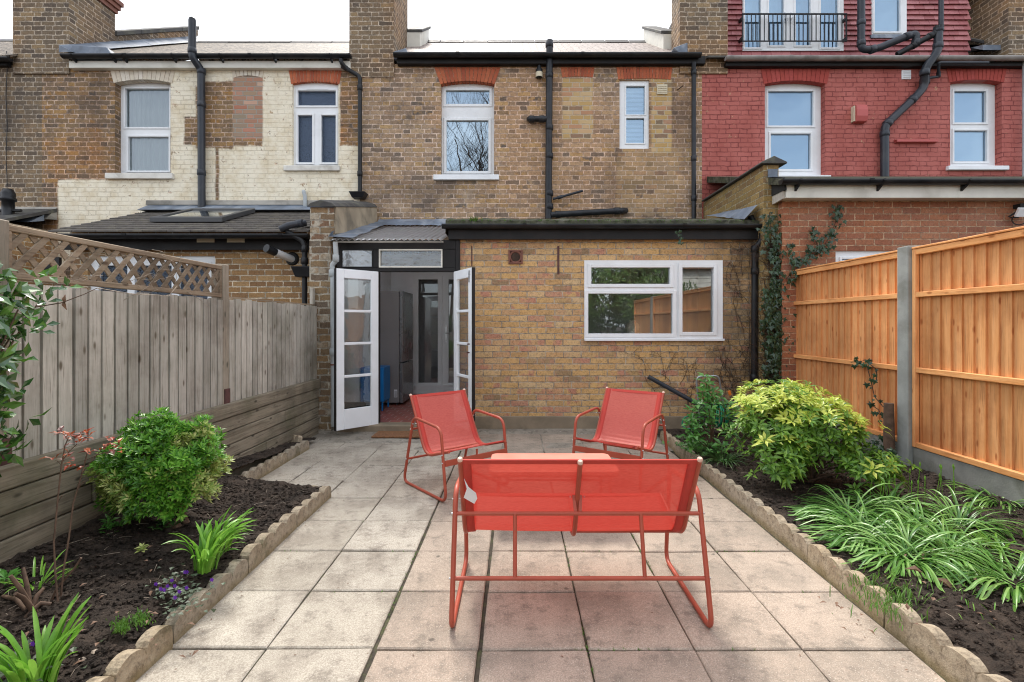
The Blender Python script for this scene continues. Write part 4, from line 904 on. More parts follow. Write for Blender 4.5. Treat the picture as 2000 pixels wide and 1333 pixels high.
m = MB(); c0 = at(650, 714, 6.19); m.tube([c0, c0+UPV*.02], .0325, 12); m.build('red_tape', M['terracotta'], dpw)

# glazed lean-to
YG = 6.38
eg = thing('glazed_lean_to', 'black timber lean-to with corrugated sheet roof around the open french doors', 'lean-to', (-1.5, 7.2, 0))
gx0, gx1 = -2.29, fx(898, YG)
bz = .085
m = MB()
m.box(gx0, gx0+.05, YG, YG+.08, .0, 2.43); m.box(gx1-.055, gx1, YG, YG+.08, bz, 2.43)
m.box(gx0+.05, gx1-.055, YG+.002, YG+.078, fz(487, YG), 2.43)         # head
m.box(gx0+.05, gx1-.055, YG+.002, YG+.078, fz(531, YG), fz(523, YG))   # transom
m.box(fx(728, YG), fx(740, YG), YG+.004, YG+.076, bz, fz(531, YG)); m.box(fx(728, YG), fx(740, YG), YG+.004, YG+.076, fz(523, YG), fz(487, YG))
m.box(fx(864, YG), gx1-.055, YG+.01, YG+.07, fz(523, YG), fz(487, YG))
m.box(gx0+.05, fx(728, YG), YG+.004, YG+.076, bz-.06, .35)
eg_f = m.build('door_frame', M['black_wood'], eg, .004)
for a, b in ((664, 728), (740, 864)):
    m = MB(); m.ring(fx(a, YG), fx(b, YG), fz(523, YG), fz(487, YG), YG-.004, YG+.02, .018 if a > 700 else .012); m.build('transom_bead', M['cream_wood' if a > 700 else 'black_wood'], eg)
    m = MB(); m.quad((fx(a, YG),YG+.03,fz(523, YG)), (fx(b, YG),YG+.03,fz(523, YG)), (fx(b, YG),YG+.03,fz(487, YG)), (fx(a, YG),YG+.03,fz(487, YG))); m.build('transom_pane', M['glass_trans'], eg)
m = MB(); m.quad((gx0+.05,YG+.04,.35), (fx(728, YG),YG+.04,.35), (fx(728, YG),YG+.04,fz(531, YG)), (gx0+.05,YG+.04,fz(531, YG))); m.build('side_pane', M['glass_door'], eg)
# corrugated roof
m = MB(); x0, x1 = gx0-.02, fx(868, 6.2); N_ = 190; ys = [6.18, 6.8, 7.5, YW-.03]; zs = [2.40, 2.57, 2.76, 2.955]; vs = []
for yi, zi in zip(ys, zs):
    for i in range(N_+1):
        x = x0+(x1-x0)*i/N_; vs.append((x, yi, zi+.012*math.sin(x*2*math.pi/.076)))
m.add(vs, [(j*(N_+1)+i, j*(N_+1)+i+1, (j+1)*(N_+1)+i+1, (j+1)*(N_+1)+i) for j in range(3) for i in range(N_)], True); m.build('corrugated_roof', M['corr'], eg)
m = MB(); m.box(x0+.03, x1-.02, 6.23, 6.26, 2.372, 2.393); m.build('eaves_strip', M['cement'], eg)
def crumple(m, pts_a, pts_b, n=12, j=.012):
    vs = []
    for i in range(n+1):
        t_ = i/n
        for P0, P1 in ((pts_a[0], pts_a[1]), (pts_b[0], pts_b[1])):
            p = Vector(P0).lerp(Vector(P1), t_); vs.append(p+Vector((U(-j,j), U(-j,j), U(-j*.3,j))))
    m.add(vs, [(i*2, i*2+2, i*2+3, i*2+1) for i in range(n)], True)
m = MB(); crumple(m, ((-2.32,6.16,2.43), (-2.31,YW-.05,3.02)), ((-2.02,6.17,2.42), (-2.12,YW-.05,2.98))); crumple(m, ((-2.315,6.16,2.43), (-2.30,YW-.05,3.02)), ((-2.298,6.2,2.50), (-2.298,YW-.05,3.10)), j=.004)
crumple(m, ((-2.25,YW-.22,2.93), (-.9,YW-.22,2.93)), ((-2.25,YW-.012,3.07), (-.9,YW-.012,3.07)), j=.008); m.build('lead_flashing', M['lead'], eg)
# side wall (inside face white), floor, step, ceiling liner of the deeper kitchen
m = MB(); m.box(-2.30, -2.285, YG+.09, 9.3, bz, 2.45); m.box(-2.285, fx(806, 9.1), 9.12, 9.2, bz, 2.6); m.build('inner_wall', M['white_brick'], eg)
m = MB(); m.box(gx0+.05, -.72, YG+.085, 9.3, bz-.05, bz); m.build('tiled_floor', M['quarry'], eg)
m = MB(); m.box(gx0+.06, gx1, YG-.14, YG+.084, -.02, bz+.004); m.build('door_step', M['plinth'], eg, .01)
interior(eg, [(-2.31, -.745, YW+.325, 9.35, bz-.04, 2.55)], 'ceiling', 'kitchen_liner')
m = MB(); iw = [fx(806, 9.1), fx(900, 9.1)]; 
wallmesh(m, iw[0], iw[1], bz, fz(532, 9.1), 9.08, .05, [prect(817, 855, 546, 748, 9.08), prect(876, 898, 546, 748, 9.08)])
m.box(fx(862, 9.08), fx(865, 9.08), 9.065, 9.081, bz+.1, fz(540, 9.08)); m.box(iw[0], iw[1], 9.05, 9.081, bz, fz(752, 9.08))
idr = m.build('inner_french_doors', M['alu'], eg, .004)
for a, b in ((817, 855), (876, 898)):
    r = prect(a, b, 546, 748, 9.08); m = MB(); m.quad((r[0],9.10,r[2]), (r[1],9.10,r[2]), (r[1],9.10,r[3]), (r[0],9.10,r[3])); m.build('pane', M['glass_dark'], idr)
m = MB(); c0 = at(871, 651, 9.05); m.box(c0.x-.015, c0.x+.015, 9.05, 9.066, c0.z-.14, c0.z+.13); m.tube([c0+Vector((0,0,.0)), c0+Vector((0,-.04,0)), c0+Vector((.11,-.04,0))], .009, 6); m.build('handle', M['bolt'], idr)
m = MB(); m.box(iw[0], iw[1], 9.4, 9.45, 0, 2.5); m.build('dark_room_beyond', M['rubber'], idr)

# french door leaves
def door_leaf(hx, hy, ang, side, w_=.56):
    """hinge at hx,hy; leaf extends along direction ang"""
    t_ = MB(); g_ = MB(); z0, z1 = .085, 2.02; d = Vector((math.cos(ang), math.sin(ang), 0)); nrm = Vector((-d.y, d.x, 0)); th = .04
    O = Vector((hx, hy, 0))
    def bx(a, b, c, e, tt=th, mb=t_): mb.obox(O+d*((a+b)/2)+UPV*((c+e)/2), d, nrm, UPV, b-a, tt, e-c)
    bx(0, .10, z0, z1); bx(w_-.10, w_, z0, z1); bx(.10, w_-.10, z1-.11, z1); bx(.10, w_-.10, z0, z0+.24)
    gz0, gz1 = z0+.24, z1-.11; n = 4
    for k in range(1, n):
        z = gz0+(gz1-gz0)*k/n; bx(.10, w_-.10, z-.016, z+.016, .034)
    o = thing('french_door', side, 'door', (hx, hy, 0))
    fr = t_.build('door_leaf', M['white_wood'], o, .004)
    for k in range(n):
        a = gz0+(gz1-gz0)*k/n+.016; b = gz0+(gz1-gz0)*(k+1)/n-.016
        q = MB(); q.quad(O+d*.10+UPV*a, O+d*(w_-.10)+UPV*a, O+d*(w_-.10)+UPV*b, O+d*.10+UPV*b); q.build('pane', M['glass_door'], fr)
    e = MB(); bx(w_+.001, w_+.012, z0, z1, .038, e); e.build('black_door_edge', M['black_wood'], fr)
    for z in (.35, 1.1, 1.8):
        e = MB(); e.tube([O+UPV*z-nrm*0, O+UPV*(z+.09)], .009, 8); e.build('hinge', M['rust'], fr)
    return o, fr, O, d, nrm
dl, fr, O, d, nr_ = door_leaf(fx(738, YG-.02), YG-.025, math.radians(180+46), 'left white glazed french door folded open towards the pale downpipe')
dr, fr, O, d, nr_ = door_leaf(fx(889, YG-.02), YG-.025, math.radians(-61), 'right white glazed french door standing open against the brick wall')
for z in (1.12, 1.02):
    e = MB(); c0 = O+d*.52+UPV*z+nr_*-.03; e.tube([c0, c0-nr_*.03], .008, 8); e.build('bolt', M['rust'], fr)
e = MB(); c0 = O+d*.5+UPV*1.92; e.obox(c0-nr_*.024, d, nr_, UPV, .03, .008, .14); e.build('top_bolt', M['bolt'], fr)

# brick kitchen extension
YE = 6.43
ee = thing('kitchen_extension', 'yellow and red brick single storey extension with black gutter and white kitchen window', 'extension', (1.2, 7.3, 0))
ex0, ex1 = -.74, 3.068
kw = prect(1141, 1411, 509, 666, YE)
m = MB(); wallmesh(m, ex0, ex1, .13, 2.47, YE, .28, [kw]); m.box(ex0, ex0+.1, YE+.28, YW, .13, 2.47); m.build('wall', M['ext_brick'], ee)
m = MB(); m.box(ex0+.02, ex1+.02, YE-.025, YE+.2, -.02, fz(813, YE)); m.build('plinth', M['plinth'], ee, .01)
m = MB(); m.box(ex0-.12, ex1+.06, YE-.09, YE-.06, fz(468, YE-.09), fz(444, YE-.09)); m.box(ex0-.12, ex1+.06, YE-.06, YE-.001, fz(469, YE)+.002, fz(469, YE)+.03); m.build('fascia', M['black_wood'], ee, .004)
gutter(ee, fx(865, 6.28), fx(1503, 6.28), YE-.15, fz(439, 6.28), .055, 'black_plastic')
m = MB(); nx = 120; xs0, xs1 = fx(872, 6.4), fx(1478, 6.4); vs = []
for j, (y, z) in enumerate(((YE-.12, 2.585), (YE-.11, fz(431, YE-.11)), (YE+.02, fz(430, YE)+.02), (YW, 3.02))):
    for i in range(nx+1):
        x = xs0+(xs1-xs0)*i/nx; nz = noise.noise(Vector((x*9, j*3.1, 0)))*.016*(1 if 0 < j < 3 else 0); vs.append((x, y, z+nz))
m.add(vs, [(j*(nx+1)+i, j*(nx+1)+i+1, (j+1)*(nx+1)+i+1, (j+1)*(nx+1)+i) for j in range(3) for i in range(nx)], False)
m.add([(xs0, YE-.12, 2.5), (xs0, YE-.11, fz(431, YE-.11)), (xs0, YW, 3.02), (xs0, YW, 2.5)], [(0,1,2,3)]); rf = m.build('flat_roof', M['moss'], ee)
m = MB()
for i in range(90):
    x = U(xs0+.05, xs1-.05); z = fz(431, YE-.1)+U(-.0, .012); x = xs0+.35+random.gauss(0, .05) if i < 22 else x
    for k in range(3): m.blade((x, YE-.115, z-.02), (U(-.6,.6), -.3, 1), U(.02, .05)*(1.5 if i < 22 else .6), .005, .8, 3)
struct(m.build('moss_tufts', M['lf_grass'], rf), 'stuff')
lights = [prect(1155, 1309, 523, 555, YE-.02), prect(1149, 1314, 574, 652, YE-.02), prect(1333, 1394, 523, 649, YE-.02)]
kwn = window(ee, kw, lights, YE-.01, 'glass_kit', sash=.045, thick=.07, pane_in=.03)
m = MB(); m.box(kw[0], kw[1]+.01, YE-.05, YE-.012, kw[2]-.002, kw[2]+.028); m.build('sill', M['upvc'], kwn, .004)
m = MB(); m.box(fx(1325, YE)-.006, fx(1325, YE)+.006, YE-.03, YE-.0245, kw[2]+.04, kw[3]-.03); m.build('mullion_joint', M['upvc'], kwn)
m = MB(); m.box(kw[0]-.05, kw[1]+.05, YE+.10, YE+.5, kw[2]+.07, kw[2]+.095); m.build('inner_sill', M['upvc'], kwn)
interior(ee, [(ex0+.1, ex1-.1, YE+.285, 8.15, .1, 2.45)], 'ceiling', 'kitchen_room')
# vent, strap, drain pipe
r = prect(993, 1021, 489, 516, YE); m = MB(); m.ring(r[0], r[1], r[2], r[3], YE-.025, YE+.005, .02); m.box(r[0]+.02, r[1]-.02, YE-.004, YE+.002, r[2]+.02, r[3]-.02)
cx_, cz_ = (r[0]+r[1])/2, (r[2]+r[3])/2
vs = [];
m.lathe((cx_, YE-.004, cz_), [(.086, 0.0), (.078,.018), (.062,.016), (.058,.0), (.04,-.012+.013), (.001,.002)], 24, Vector((0,-1,0))); tv = m.build('terracotta_vent', M['terracotta'], ee, .002)
m = MB(); m.lathe((cx_, YE-.006, cz_), [(.056,.004), (.001,.0045)], 20, Vector((0,-1,0))); m.build('vent_flap', M['stem_dark'], tv)
m = MB(); a = prect(1088.5, 1092.5, 481, 536, YE); m.box(a[0], a[1], YE-.008, YE, a[2], a[3]); m.build('metal_strap', M['rust'], ee)
m = MB(); a = prect(920.5, 922.5, 481, 520, YE); m.box(a[0], a[1], YE-.006, YE, a[2], a[3]); m.build('metal_strap', M['rust'], ee)
dn = pipe(ee, [at(1466, 424, 6.42), at(1474, 440, 6.36), at(1490, 448, 6.3), at(1490, 462, 6.3), at(1484, 476, 6.30), at(1474, 484, 6.34), at(1473, 748, 6.35)], .038, 'black_plastic', 'downpipe', [(at(1490, 462, 6.3), UPV), (at(1474, 487, 6.34), UPV), (at(1474, 530, 6.34), UPV), (at(1473, 738, 6.35), UPV)], .05)

# right parapet wall
pr_ = thing('parapet_wall', 'sloping yellow brick parapet wall with a dark tile coping, in front of the red house', 'wall', (3.12, 6.9, 0))
qx0, qx1, qy0 = 3.07, 3.26, 6.20
m = MB(); za, zb2 = fz(322, qy0), fz(396, YW)
m.prism([(qy0, -.05), (YW-.003, -.05), (YW-.003, zb2), (qy0+.25, za+.0), (qy0, za)], 'x', qx0, qx1); m.build('wall', M['parapet_brick'], pr_, .006)
m = MB(); n = 5
for i in range(n):
    a, b = i/n, (i+1)/n; ya, y2 = qy0-.05+(YW-qy0)*a, qy0-.05+(YW-qy0)*b; z0_, z1_ = za+(zb2-za)*a, za+(zb2-za)*b
    prof = [(-.05, .0), (.11, .075), (.27, .0), (.27, -.02), (-.05, -.02)]
    vs = [(qx0+x, ya, z0_+z+.02) for x, z in prof]+[(qx0+x, y2-.003, z1_+z+.02) for x, z in prof]
    m.add(vs, [(0,1,2,3,4), (9,8,7,6,5)]+[(j, (j+1) % 5+0, (j+1) % 5+5, j+5)[::-1] for j in range(5)])
m.build('coping', M['coping'], pr_, .005)
m = MB(); m.box(fx(1497, 6.19)+.02, fx(1515, 6.19)+.02, 6.18, 6.199, fz(347, 6.19), fz(331, 6.19)); m.build('slate_slip', M['lead'], pr_)
m = MB(); crumple(m, ((3.01, 6.25, 2.84), (3.01, 7.6, 3.02)), ((2.86, 6.25, 2.66), (2.9, 7.6, 3.0)), 10, .01); m.build('lead_flashing', M['lead'], pr_)

# right orange brick extension
YO = 6.10
eo = thing('brick_extension', 'orange brick extension with white fascia and black gutter, behind the orange fence', 'extension', (6.3, 7.1, 0))
ox0 = fx(1528, YO)
ow = prect(1632, 1800, 490, 700, YO)
m = MB(); wallmesh(m, ox0, 9.6, -.1, 2.92, YO, .25, [ow]); m.box(ox0, ox0+.2, YO+.25, YW, -.1, 2.92); m.build('wall', M['orange_brick'], eo)
wo_ = window(eo, ow, [(ow[0]+.09, (ow[0]+ow[1])/2-.05, ow[2]+.1, ow[3]-.10), ((ow[0]+ow[1])/2+.05, ow[1]-.09, ow[2]+.1, ow[3]-.10)], YO+.03, 'glass_hi', sash=.03)
m = MB(); m.box(ow[0]+.02, ow[1]-.02, YO+.11, YO+.115, ow[2], ow[3]); m.build('blind', M['net'], wo_)
YF = 5.92; fx0 = fx(1536, YF)
m = MB(); m.box(fx0, 9.6, YF, YF+.025, fz(387, YF), fz(362, YF)); m.box(fx0, 9.6, YF+.025, YO, fz(387, YF)+.01, fz(387, YF)+.02); m.build('fascia', M['cream_wood'], eo, .003)
gutter(eo, fx(1526, 5.86), 9.6, YF-.065, fz(352, 5.86), .056, 'black_plastic', brackets=[fx(p_, 5.85) for p_ in (1560, 1722, 1888)], bdrop=.16)
m = MB(); m.prism([(YF-.05, fz(354, 5.87)), (YF-.05, fz(350, 5.87)), (YF+.1, fz(348, 6.0)), (YW, fz(345, YW)), (YW, fz(345, YW)-.1), (YF, fz(362, YF))], 'x', fx(1524, YF), 9.6); m.build('roof', M['moss'], eo)
m = MB(); m.prism([(YF+.03, fz(387, YF)), (YF+.03, fz(372, YF)), (6.6, fz(372, YF)+.02), (6.6, fz(387, YF)-.03)], 'x', fx0-.025, fx0); m.build('bargeboard', M['fence_grey'], eo)
m = MB(); m.prism([(YF-.02, fz(372, YF)), (YF+.02, fz(346, YF)), (6.7, fz(346, YF)+.25), (6.7, fz(372, YF))], 'x', fx0-.035, fx0-.005); m.build('verge_felt', M['rubber'], eo)
c0 = at(1985, 405, YO-.02); m = MB(); m.box(c0.x-.02, c0.x+.08, YO-.09, YO, c0.z-.02, c0.z+.03); m.bar(at(1970, 424, YO-.05), at(1990, 412, YO-.1), .02, .02); m.bar(at(1972, 426, YO-.03), at(1990, 425, YO-.1), .012, .012)
sl2 = m.build('security_light', M['rubber'], eo)
m = MB(); m.obox(at(1997, 415, YO-.12), Vector((1,0,0)), Vector((0,.9,.43)), Vector((0,-.43,.9)), .14, .03, .11); m.build('lamp_panel', M['upvc'], sl2, .004)
m = MB(); c1 = at(1990, 430, YO-.04); m.tube([c1+Vector((.085*math.cos(a*.3927), 0, .085*math.sin(a*.3927)*.7)) for a in range(16)], .006, 6, closed=True); m.build('cable_loop', M['rubber'], sl2)
# ================================================================ ground
def cl(v, a=0, b=1): return max(a, min(b, v))
m = MB(); m.quad((-150,-150,-.06), (150,-150,-.06), (150,150,-.06), (-150,150,-.06)); struct(m.build('ground', M['soil']))
m = MB(); m.quad((-2.5,-1.5,-.012), (1.72,-1.5,-.012), (1.72,5.9,-.012), (-2.5,5.9,-.012)); struct(m.build('paving_bed', M['joint']))
m = MB()
nx_, ny_ = 80, 22; vs = []
for j in range(ny_+1):
    for i in range(nx_+1):
        x = -2.5+5.6*i/nx_; y = 5.36+1.15*j/ny_
        vs.append((x, y, -.004+.008*noise.noise(Vector((x*3, y*3, 0)))+(.015 if y > 6.2 else 0)))
m.add(vs, [(j*(nx_+1)+i, j*(nx_+1)+i+1, (j+1)*(nx_+1)+i+1, (j+1)*(nx_+1)+i) for j in range(ny_) for i in range(nx_)], True)
struct(m.build('concrete_path', M['yard']))
m = MB(); xsl = [-2.40, -1.95, -1.50, -1.05, -.596, -.151, .299, .749, 1.199, 1.649]; k = 0
for r in range(-5, 9):
    for c in range(9):
        x0, x1 = xsl[c], xsl[c+1]; y0 = 2.09+.4505*r; y1 = y0+.4505
        if c < 4: y0 += .012; y1 += .012
        if c < 4 and y0 > 4.95: y1 = 5.36 if False else y1
        if r == 8 and c < 4: continue
        if c < 2 and y0 < 3.7: continue
        g = .004; ga = g; gb = g
        if c == 4: ga = .014 if y0 < 3 else .008
        if c == 3: gb = .006
        if c == 4: gb = .010 if y0 < 3.3 else .006
        if c == 5: ga = .008
        j = lambda s=.0025: U(-s, s); t = U(-.003, .003)
        pts = [(x0+ga+j(), y0+g+j()), (x1-gb+j(), y0+g+j()), (x1-gb+j(), y1-g+j()), (x0+ga+j(), y1-g+j())]
        tx, ty = U(-.004, .004), U(-.004, .004); xc, yc = (x0+x1)/2, (y0+y1)/2
        # subdivided top with slight waviness so the edges are not ruler straight
        n = 6; vs = []
        def bl(u, v): 
            a = Vector(pts[0]+(0,)).lerp(Vector(pts[1]+(0,)), u); b = Vector(pts[3]+(0,)).lerp(Vector(pts[2]+(0,)), u); return a.lerp(b, v)
        ring = []
        for u, v in [(i/n, 0) for i in range(n)]+[(1, i/n) for i in range(n)]+[(1-i/n, 1) for i in range(n)]+[(0, 1-i/n) for i in range(n)]:
            p = bl(u, v); q_ = noise.noise_vector(p*14+Vector((r*3.3, c*2.1, 0)))*.0022; ring.append(Vector((p.x+q_.x, p.y+q_.y, 0)))
        cn = len(ring)
        def zt(p): return t+tx*(p.x-xc)/.45+ty*(p.y-yc)/.45
        ctr = Vector((xc, yc, 0))
        inner = [p+(ctr-p).normalized()*.007 for p in ring]
        vs = [(p.x, p.y, -.03) for p in ring]+[(p.x, p.y, zt(p)-.005) for p in ring]+[(p.x, p.y, zt(p)) for p in inner]
        fs = [(i, (i+1) % cn, cn+(i+1) % cn, cn+i) for i in range(cn)]+[(cn+i, cn+(i+1) % cn, 2*cn+(i+1) % cn, 2*cn+i) for i in range(cn)]+[tuple(range(2*cn, 3*cn))]
        m.add(vs, fs)
patio = struct(m.build('patio', M['slab']))
# moss and weeds in the joints
m = MB()
for i in range(900):
    if random.random() < .5: x = random.choice([-.151, .299, .749, -.596])+U(-.004, .004); y = U(1.5, 5)
    else: x = U(-1.4, 1.6); y = 2.09+.4505*random.randint(-1, 6)+U(-.004, .004)
    if noise.noise(Vector((x*2.2, y*2.2, 3))) < .12: continue
    for k in range(3): m.blade((x, y, -.006), (U(-1,1), U(-1,1), 1.0), U(.006, .02), .003, .8, 2)
o = m.build('joint_weeds', M['lf_grass']); struct(o, 'stuff')
m = MB()   # fallen debris on paving
for i in range(420):
    x, y = U(-1.45, 1.62), U(1.75, 5.6)
    if random.random() < .6: x = random.choice([U(1.5, 1.64), U(-1.44, -1.3), -.596+U(-.03,.03)])
    s_ = U(.002, .007); m.leaf((x, y, .004), (U(-1,1), U(-1,1), .05), UPV, s_*2.2, s_, .1)
o = m.build('leaf_litter', M['lf_dead']); struct(o, 'stuff')

def zl(x, y):   # left bed height
    t = cl((-1.50-x)/.95); far = cl((y-3.9)/1.8); return (.085+.135*t)*(1-far)+.04*far
def zr(x, y):
    t = cl((x-1.70)/1.7); return (.085+.05*t)*(1-cl((y-4.6)/1.6))+.035*cl((y-4.6)/1.6)
def soil_mesh(x0, x1, y0, y1, fn, st, name):
    nx, ny = int((x1-x0)/st), int((y1-y0)/st); vs = []
    for j in range(ny+1):
        for i in range(nx+1):
            x = x0+(x1-x0)*i/nx; y = y0+(y1-y0)*j/ny; p = Vector((x, y, 0))
            d = noise.fractal(p*5, 1.0, 2.0, 4)*.015+abs(noise.noise(p*17+Vector((5,5,0))))*.018+abs(noise.noise(p*38))*.012
            vs.append((x, y, fn(x, y)+d))
    m = MB(); m.add(vs, [(j*(nx+1)+i, j*(nx+1)+i+1, (j+1)*(nx+1)+i+1, (j+1)*(nx+1)+i) for j in range(ny) for i in range(nx)], True)
    return struct(m.build(name, M['soil']))
soil_mesh(-2.46, -1.50, .4, 3.87, zl, .013, 'left_soil_bed'); soil_mesh(-2.46, -2.29, 3.87, 5.75, zl, .013, 'narrow_soil_bed')
soil_mesh(1.70, 3.45, .4, 6.25, zr, .016, 'right_soil_bed')
def clods(n, xr, yr, fn, name, mat, s0, s1, flat=.7):
    m = MB()
    for i in range(n):
        x, y = U(*xr), yr[0]+(yr[1]-yr[0])*random.random()**1.4; s_ = s0+(s1-s0)*random.random()**2.5; z = fn(x, y)+s_*.3
        base = [(1,0,0),(-1,0,0),(0,1,0),(0,-1,0),(0,0,1),(0,0,-1),(.6,.6,.6),(-.6,.6,.5),(.6,-.6,.5),(-.6,-.6,.6)]
        q = Quaternion((U(-1,1),U(-1,1),U(-1,1),U(-1,1))).normalized(); a = [s_*U(.6,1.2), s_*U(.6,1.2), s_*U(.5,.9)*flat]
        vv = [q @ (Vector(b)*U(.8,1.15)) for b in base]; vv = [Vector((x+v.x*a[0], y+v.y*a[1], z+v.z*a[2])) for v in vv]
        m.add(vv, [(4,6,0),(4,7,6),(6,7,2),(0,6,2),(4,8,9),(4,0,8),(4,9,7),(7,9,1),(7,1,2),(8,0,3),(9,8,3),(9,3,1),(5,0,2),(5,2,1),(5,1,3),(5,3,0)], False)
    o = m.build(name, mat); struct(o, 'stuff')
clods(9500, (-2.42, -1.52), (1.3, 3.84), lambda x, y: zl(x, y)+.012, 'soil_clods', M['soil'], .003, .018)
clods(300, (-2.44, -2.31), (3.9, 5.6), zl, 'soil_clods', M['soil'], .006, .02)
clods(12000, (1.73, 3.38), (1.3, 6.1), lambda x, y: zr(x, y)+.012, 'soil_clods', M['soil'], .003, .020)
clods(260, (-2.4, -1.55), (1.4, 3.8), zl, 'pebbles', M['pebble'], .002, .008); clods(420, (1.75, 3.35), (1.4, 5.8), zr, 'pebbles', M['pebble'], .002, .008)
clods(9, (-1.9, -1.6), (1.75, 2.2), zl, 'pebbles', M['pebble'], .012, .018)
m = MB()
for i in range(260):
    if i % 2: x, y = U(-2.4, -1.55), U(1.4, 3.8); z = zl(x, y)
    else: x, y = U(1.75, 3.35), U(1.5, 5.6); z = zr(x, y)
    a = U(0, 6.28); l_ = U(.02, .09); p = Vector((x, y, z+.016)); d = Vector((math.cos(a), math.sin(a), U(-.1,.15)))
    m.tube([p, p+d*l_*.5+UPV*U(0,.006), p+d*l_+Vector((U(-.01,.01), U(-.01,.01), 0))], .0011, 3)
o = m.build('twigs', M['pebble']); struct(o, 'stuff')

# ================================================================ edging
def edging_mesh(seed):
    rs = random.Random(seed); m = MB(); L_, n, h0 = .596, 4, .060; rad = L_/n/2; prof = [(0, -.08), (L_, -.08)]; top = []
    for k in range(n):
        c = rad+2*rad*k
        for j in range(9):
            a = math.pi*j/8; top.append((c-rad*math.cos(a)*.99, h0+.052*math.sin(a)**.8+rs.uniform(-.0015, .0015)))
    pts = prof[::1]+[(x, z) for x, z in reversed(top)]
    m.prism(pts, 'x', -.027, .027)
    n0 = [Vector(v) for v in m.v]
    me = m.build('tmp_edging', M['edge'], None, .008, 2); return me
eds = [edging_mesh(s_) for s_ in range(3)]
ordn = ['nearest', 'second', 'third', 'fourth', 'fifth', 'sixth', 'seventh', 'eighth', 'ninth']
def place_edge(x, y, rz, label, group, k, z=0, tilt=None, sc=1):
    o = eds[k % 3].copy(); C.objects.link(o); o.name = 'edging_block'; o.location = (x, y, z)
    o.rotation_euler = (U(-.015, .015), U(-.04, .04) if tilt is None else tilt, rz+U(-.012, .012)); o.scale = (1, sc, 1); tag(o, label, 'edging', group); return o
for k in range(5):
    y = .91+.606*k; place_edge(-1.478+U(-.006, .006)-.004*k*0, y, 0, ('%s scalloped edging block along the left flower bed' % ordn[k-1]) if k else 'scalloped edging block of the left bed, below the frame of the photo', 'scalloped edging of the left bed', k, U(-.008, .008), -.03)
for k in range(3):
    place_edge(-2.27+U(-.008, .008), 3.92+.505*k, 0, '%s scalloped block edging the narrow far bed under the sleepers' % ordn[k], 'scalloped edging of the narrow bed', k, U(-.01, 0), -.03, .84)
for k in range(8):
    y = 1.05+.605*k; place_edge(1.676+.006*k, y, 0, ('%s scalloped edging block along the right flower bed' % ordn[k-1]) if k else 'scalloped edging block of the right bed, below the frame of the photo', 'scalloped edging of the right bed', k, U(-.008, .008)+(.012 if k < 3 else 0), .04)
o = place_edge(-1.53, 3.90, math.pi/2, 'half buried scalloped edging block across the far end of the left bed', 'cross edging', 1, -.018, 0, .9)
o = place_edge(-2.36, 5.42, math.radians(60), 'broken edging block leaning on end beside the far end of the sleepers', 'loose edging', 2, .03, .3, .42)
for e in eds: bpy.data.objects.remove(e)

# ================================================================ left fence on sleepers
fl_ = thing('timber_fence', 'weathered grey upright board fence with a trellis top, along the left side', 'fence', (-2.52, 3.3, .68))
def boards(y0, y1, z0, z1, X, mat, face, parent, pitch=.096, name='fence_boards', ragged=.004):
    m = MB(); y = y0; 
    while y < y1-.01:
        w_ = pitch+U(-.004, .004); ye_ = min(y+w_+.012, y1)
        t0, t1 = .006, .016; a = X; s_ = face
        poly = [(a, y), (a-s_*t1, y), (a-s_*t0-s_*.004, ye_), (a-s_*.004, ye_)]
        lean = U(-.0015, .0015); zt_ = z1+U(-ragged, ragged)
        vs = [(px_, py_+0, z0+U(-.002,.002)) for px_, py_ in poly]+[(px_, py_+lean*3, zt_) for px_, py_ in poly]
        m.add(vs, [(0,1,2,3), (7,6,5,4), (0,4,5,1), (1,5,6,2), (2,6,7,3), (3,7,4,0)]); y += w_
    o = m.build(name, mat, parent); return o
def board2(y0, y1, z0, z1, X, mat, sgn, parent, pitch, shown_edge, name='fence_boards', ragged=.004, th=.014, gap=0):
    """feather-edge boards; sgn = direction the visible face looks along x"""
    m = MB(); y = y0; k = 0
    while y < y1-.02:
        w_ = pitch+U(-.005, .005); a, b = y, min(y+w_+.014, y1); zt_ = z1+U(-ragged, ragged)
        x_thick = X+sgn*th; x_thin = X+sgn*.002
        if gap: b = a+w_-gap; x_thin = x_thick = X+sgn*th
        fa, fb = (x_thick, x_thin) if shown_edge == 'near' else (x_thin, x_thick)
        q = U(-.0015, .0015)
        pts = [(X-sgn*.004, a), (X-sgn*.004, b), (fb+q, b), (fa+q, a)]
        le = U(-.003,.003)
        vs = [(p_[0], p_[1], z0) for p_ in pts]+[(p_[0], p_[1]+le, zt_) for p_ in pts]
        m.add(vs, [(0,1,2,3), (7,6,5,4), (0,4,5,1), (1,5,6,2), (2,6,7,3), (3,7,4,0)]); y += w_; k += 1
    return m.build(name, mat, parent)
for a_, b_ in ((-1.5, .55), (.62, 2.40), (2.44, 4.26), (4.36, 6.27)):
    board2(a_, b_, .67, 1.565 if b_ < 5 else 1.58, -2.52, M['fence_grey'], 1, fl_, .097, 'near', ragged=.008, th=.020, gap=.016)
    m = MB(); yy = a_
    while yy < b_: m.box(-2.572, -2.560, yy, min(yy+.097, b_)-.001, .67, 1.56); yy += .097
    m.build('backing_boards', M['post_grey'], fl_)  # darker wood than the boards, painted shade that deepens the gaps
for y in (.56, 2.39, 4.27):
    m = MB(); m.box(-2.60, -2.515+.02, y-.01, y+.075, .1, 1.87 if y > 1 else 1.6); m.build('fence_post', M['post_grey'], fl_, .005)
    m = MB(); m.box(-2.50, -2.485, y+.0, y+.075, .675, .80); m.build('post_bracket', M['rust'], fl_)
m = MB(); m.box(-2.56, -2.52, 6.20, 6.27, .67, 1.80); m.build('fence_post', M['fence_grey'], fl_, .005)
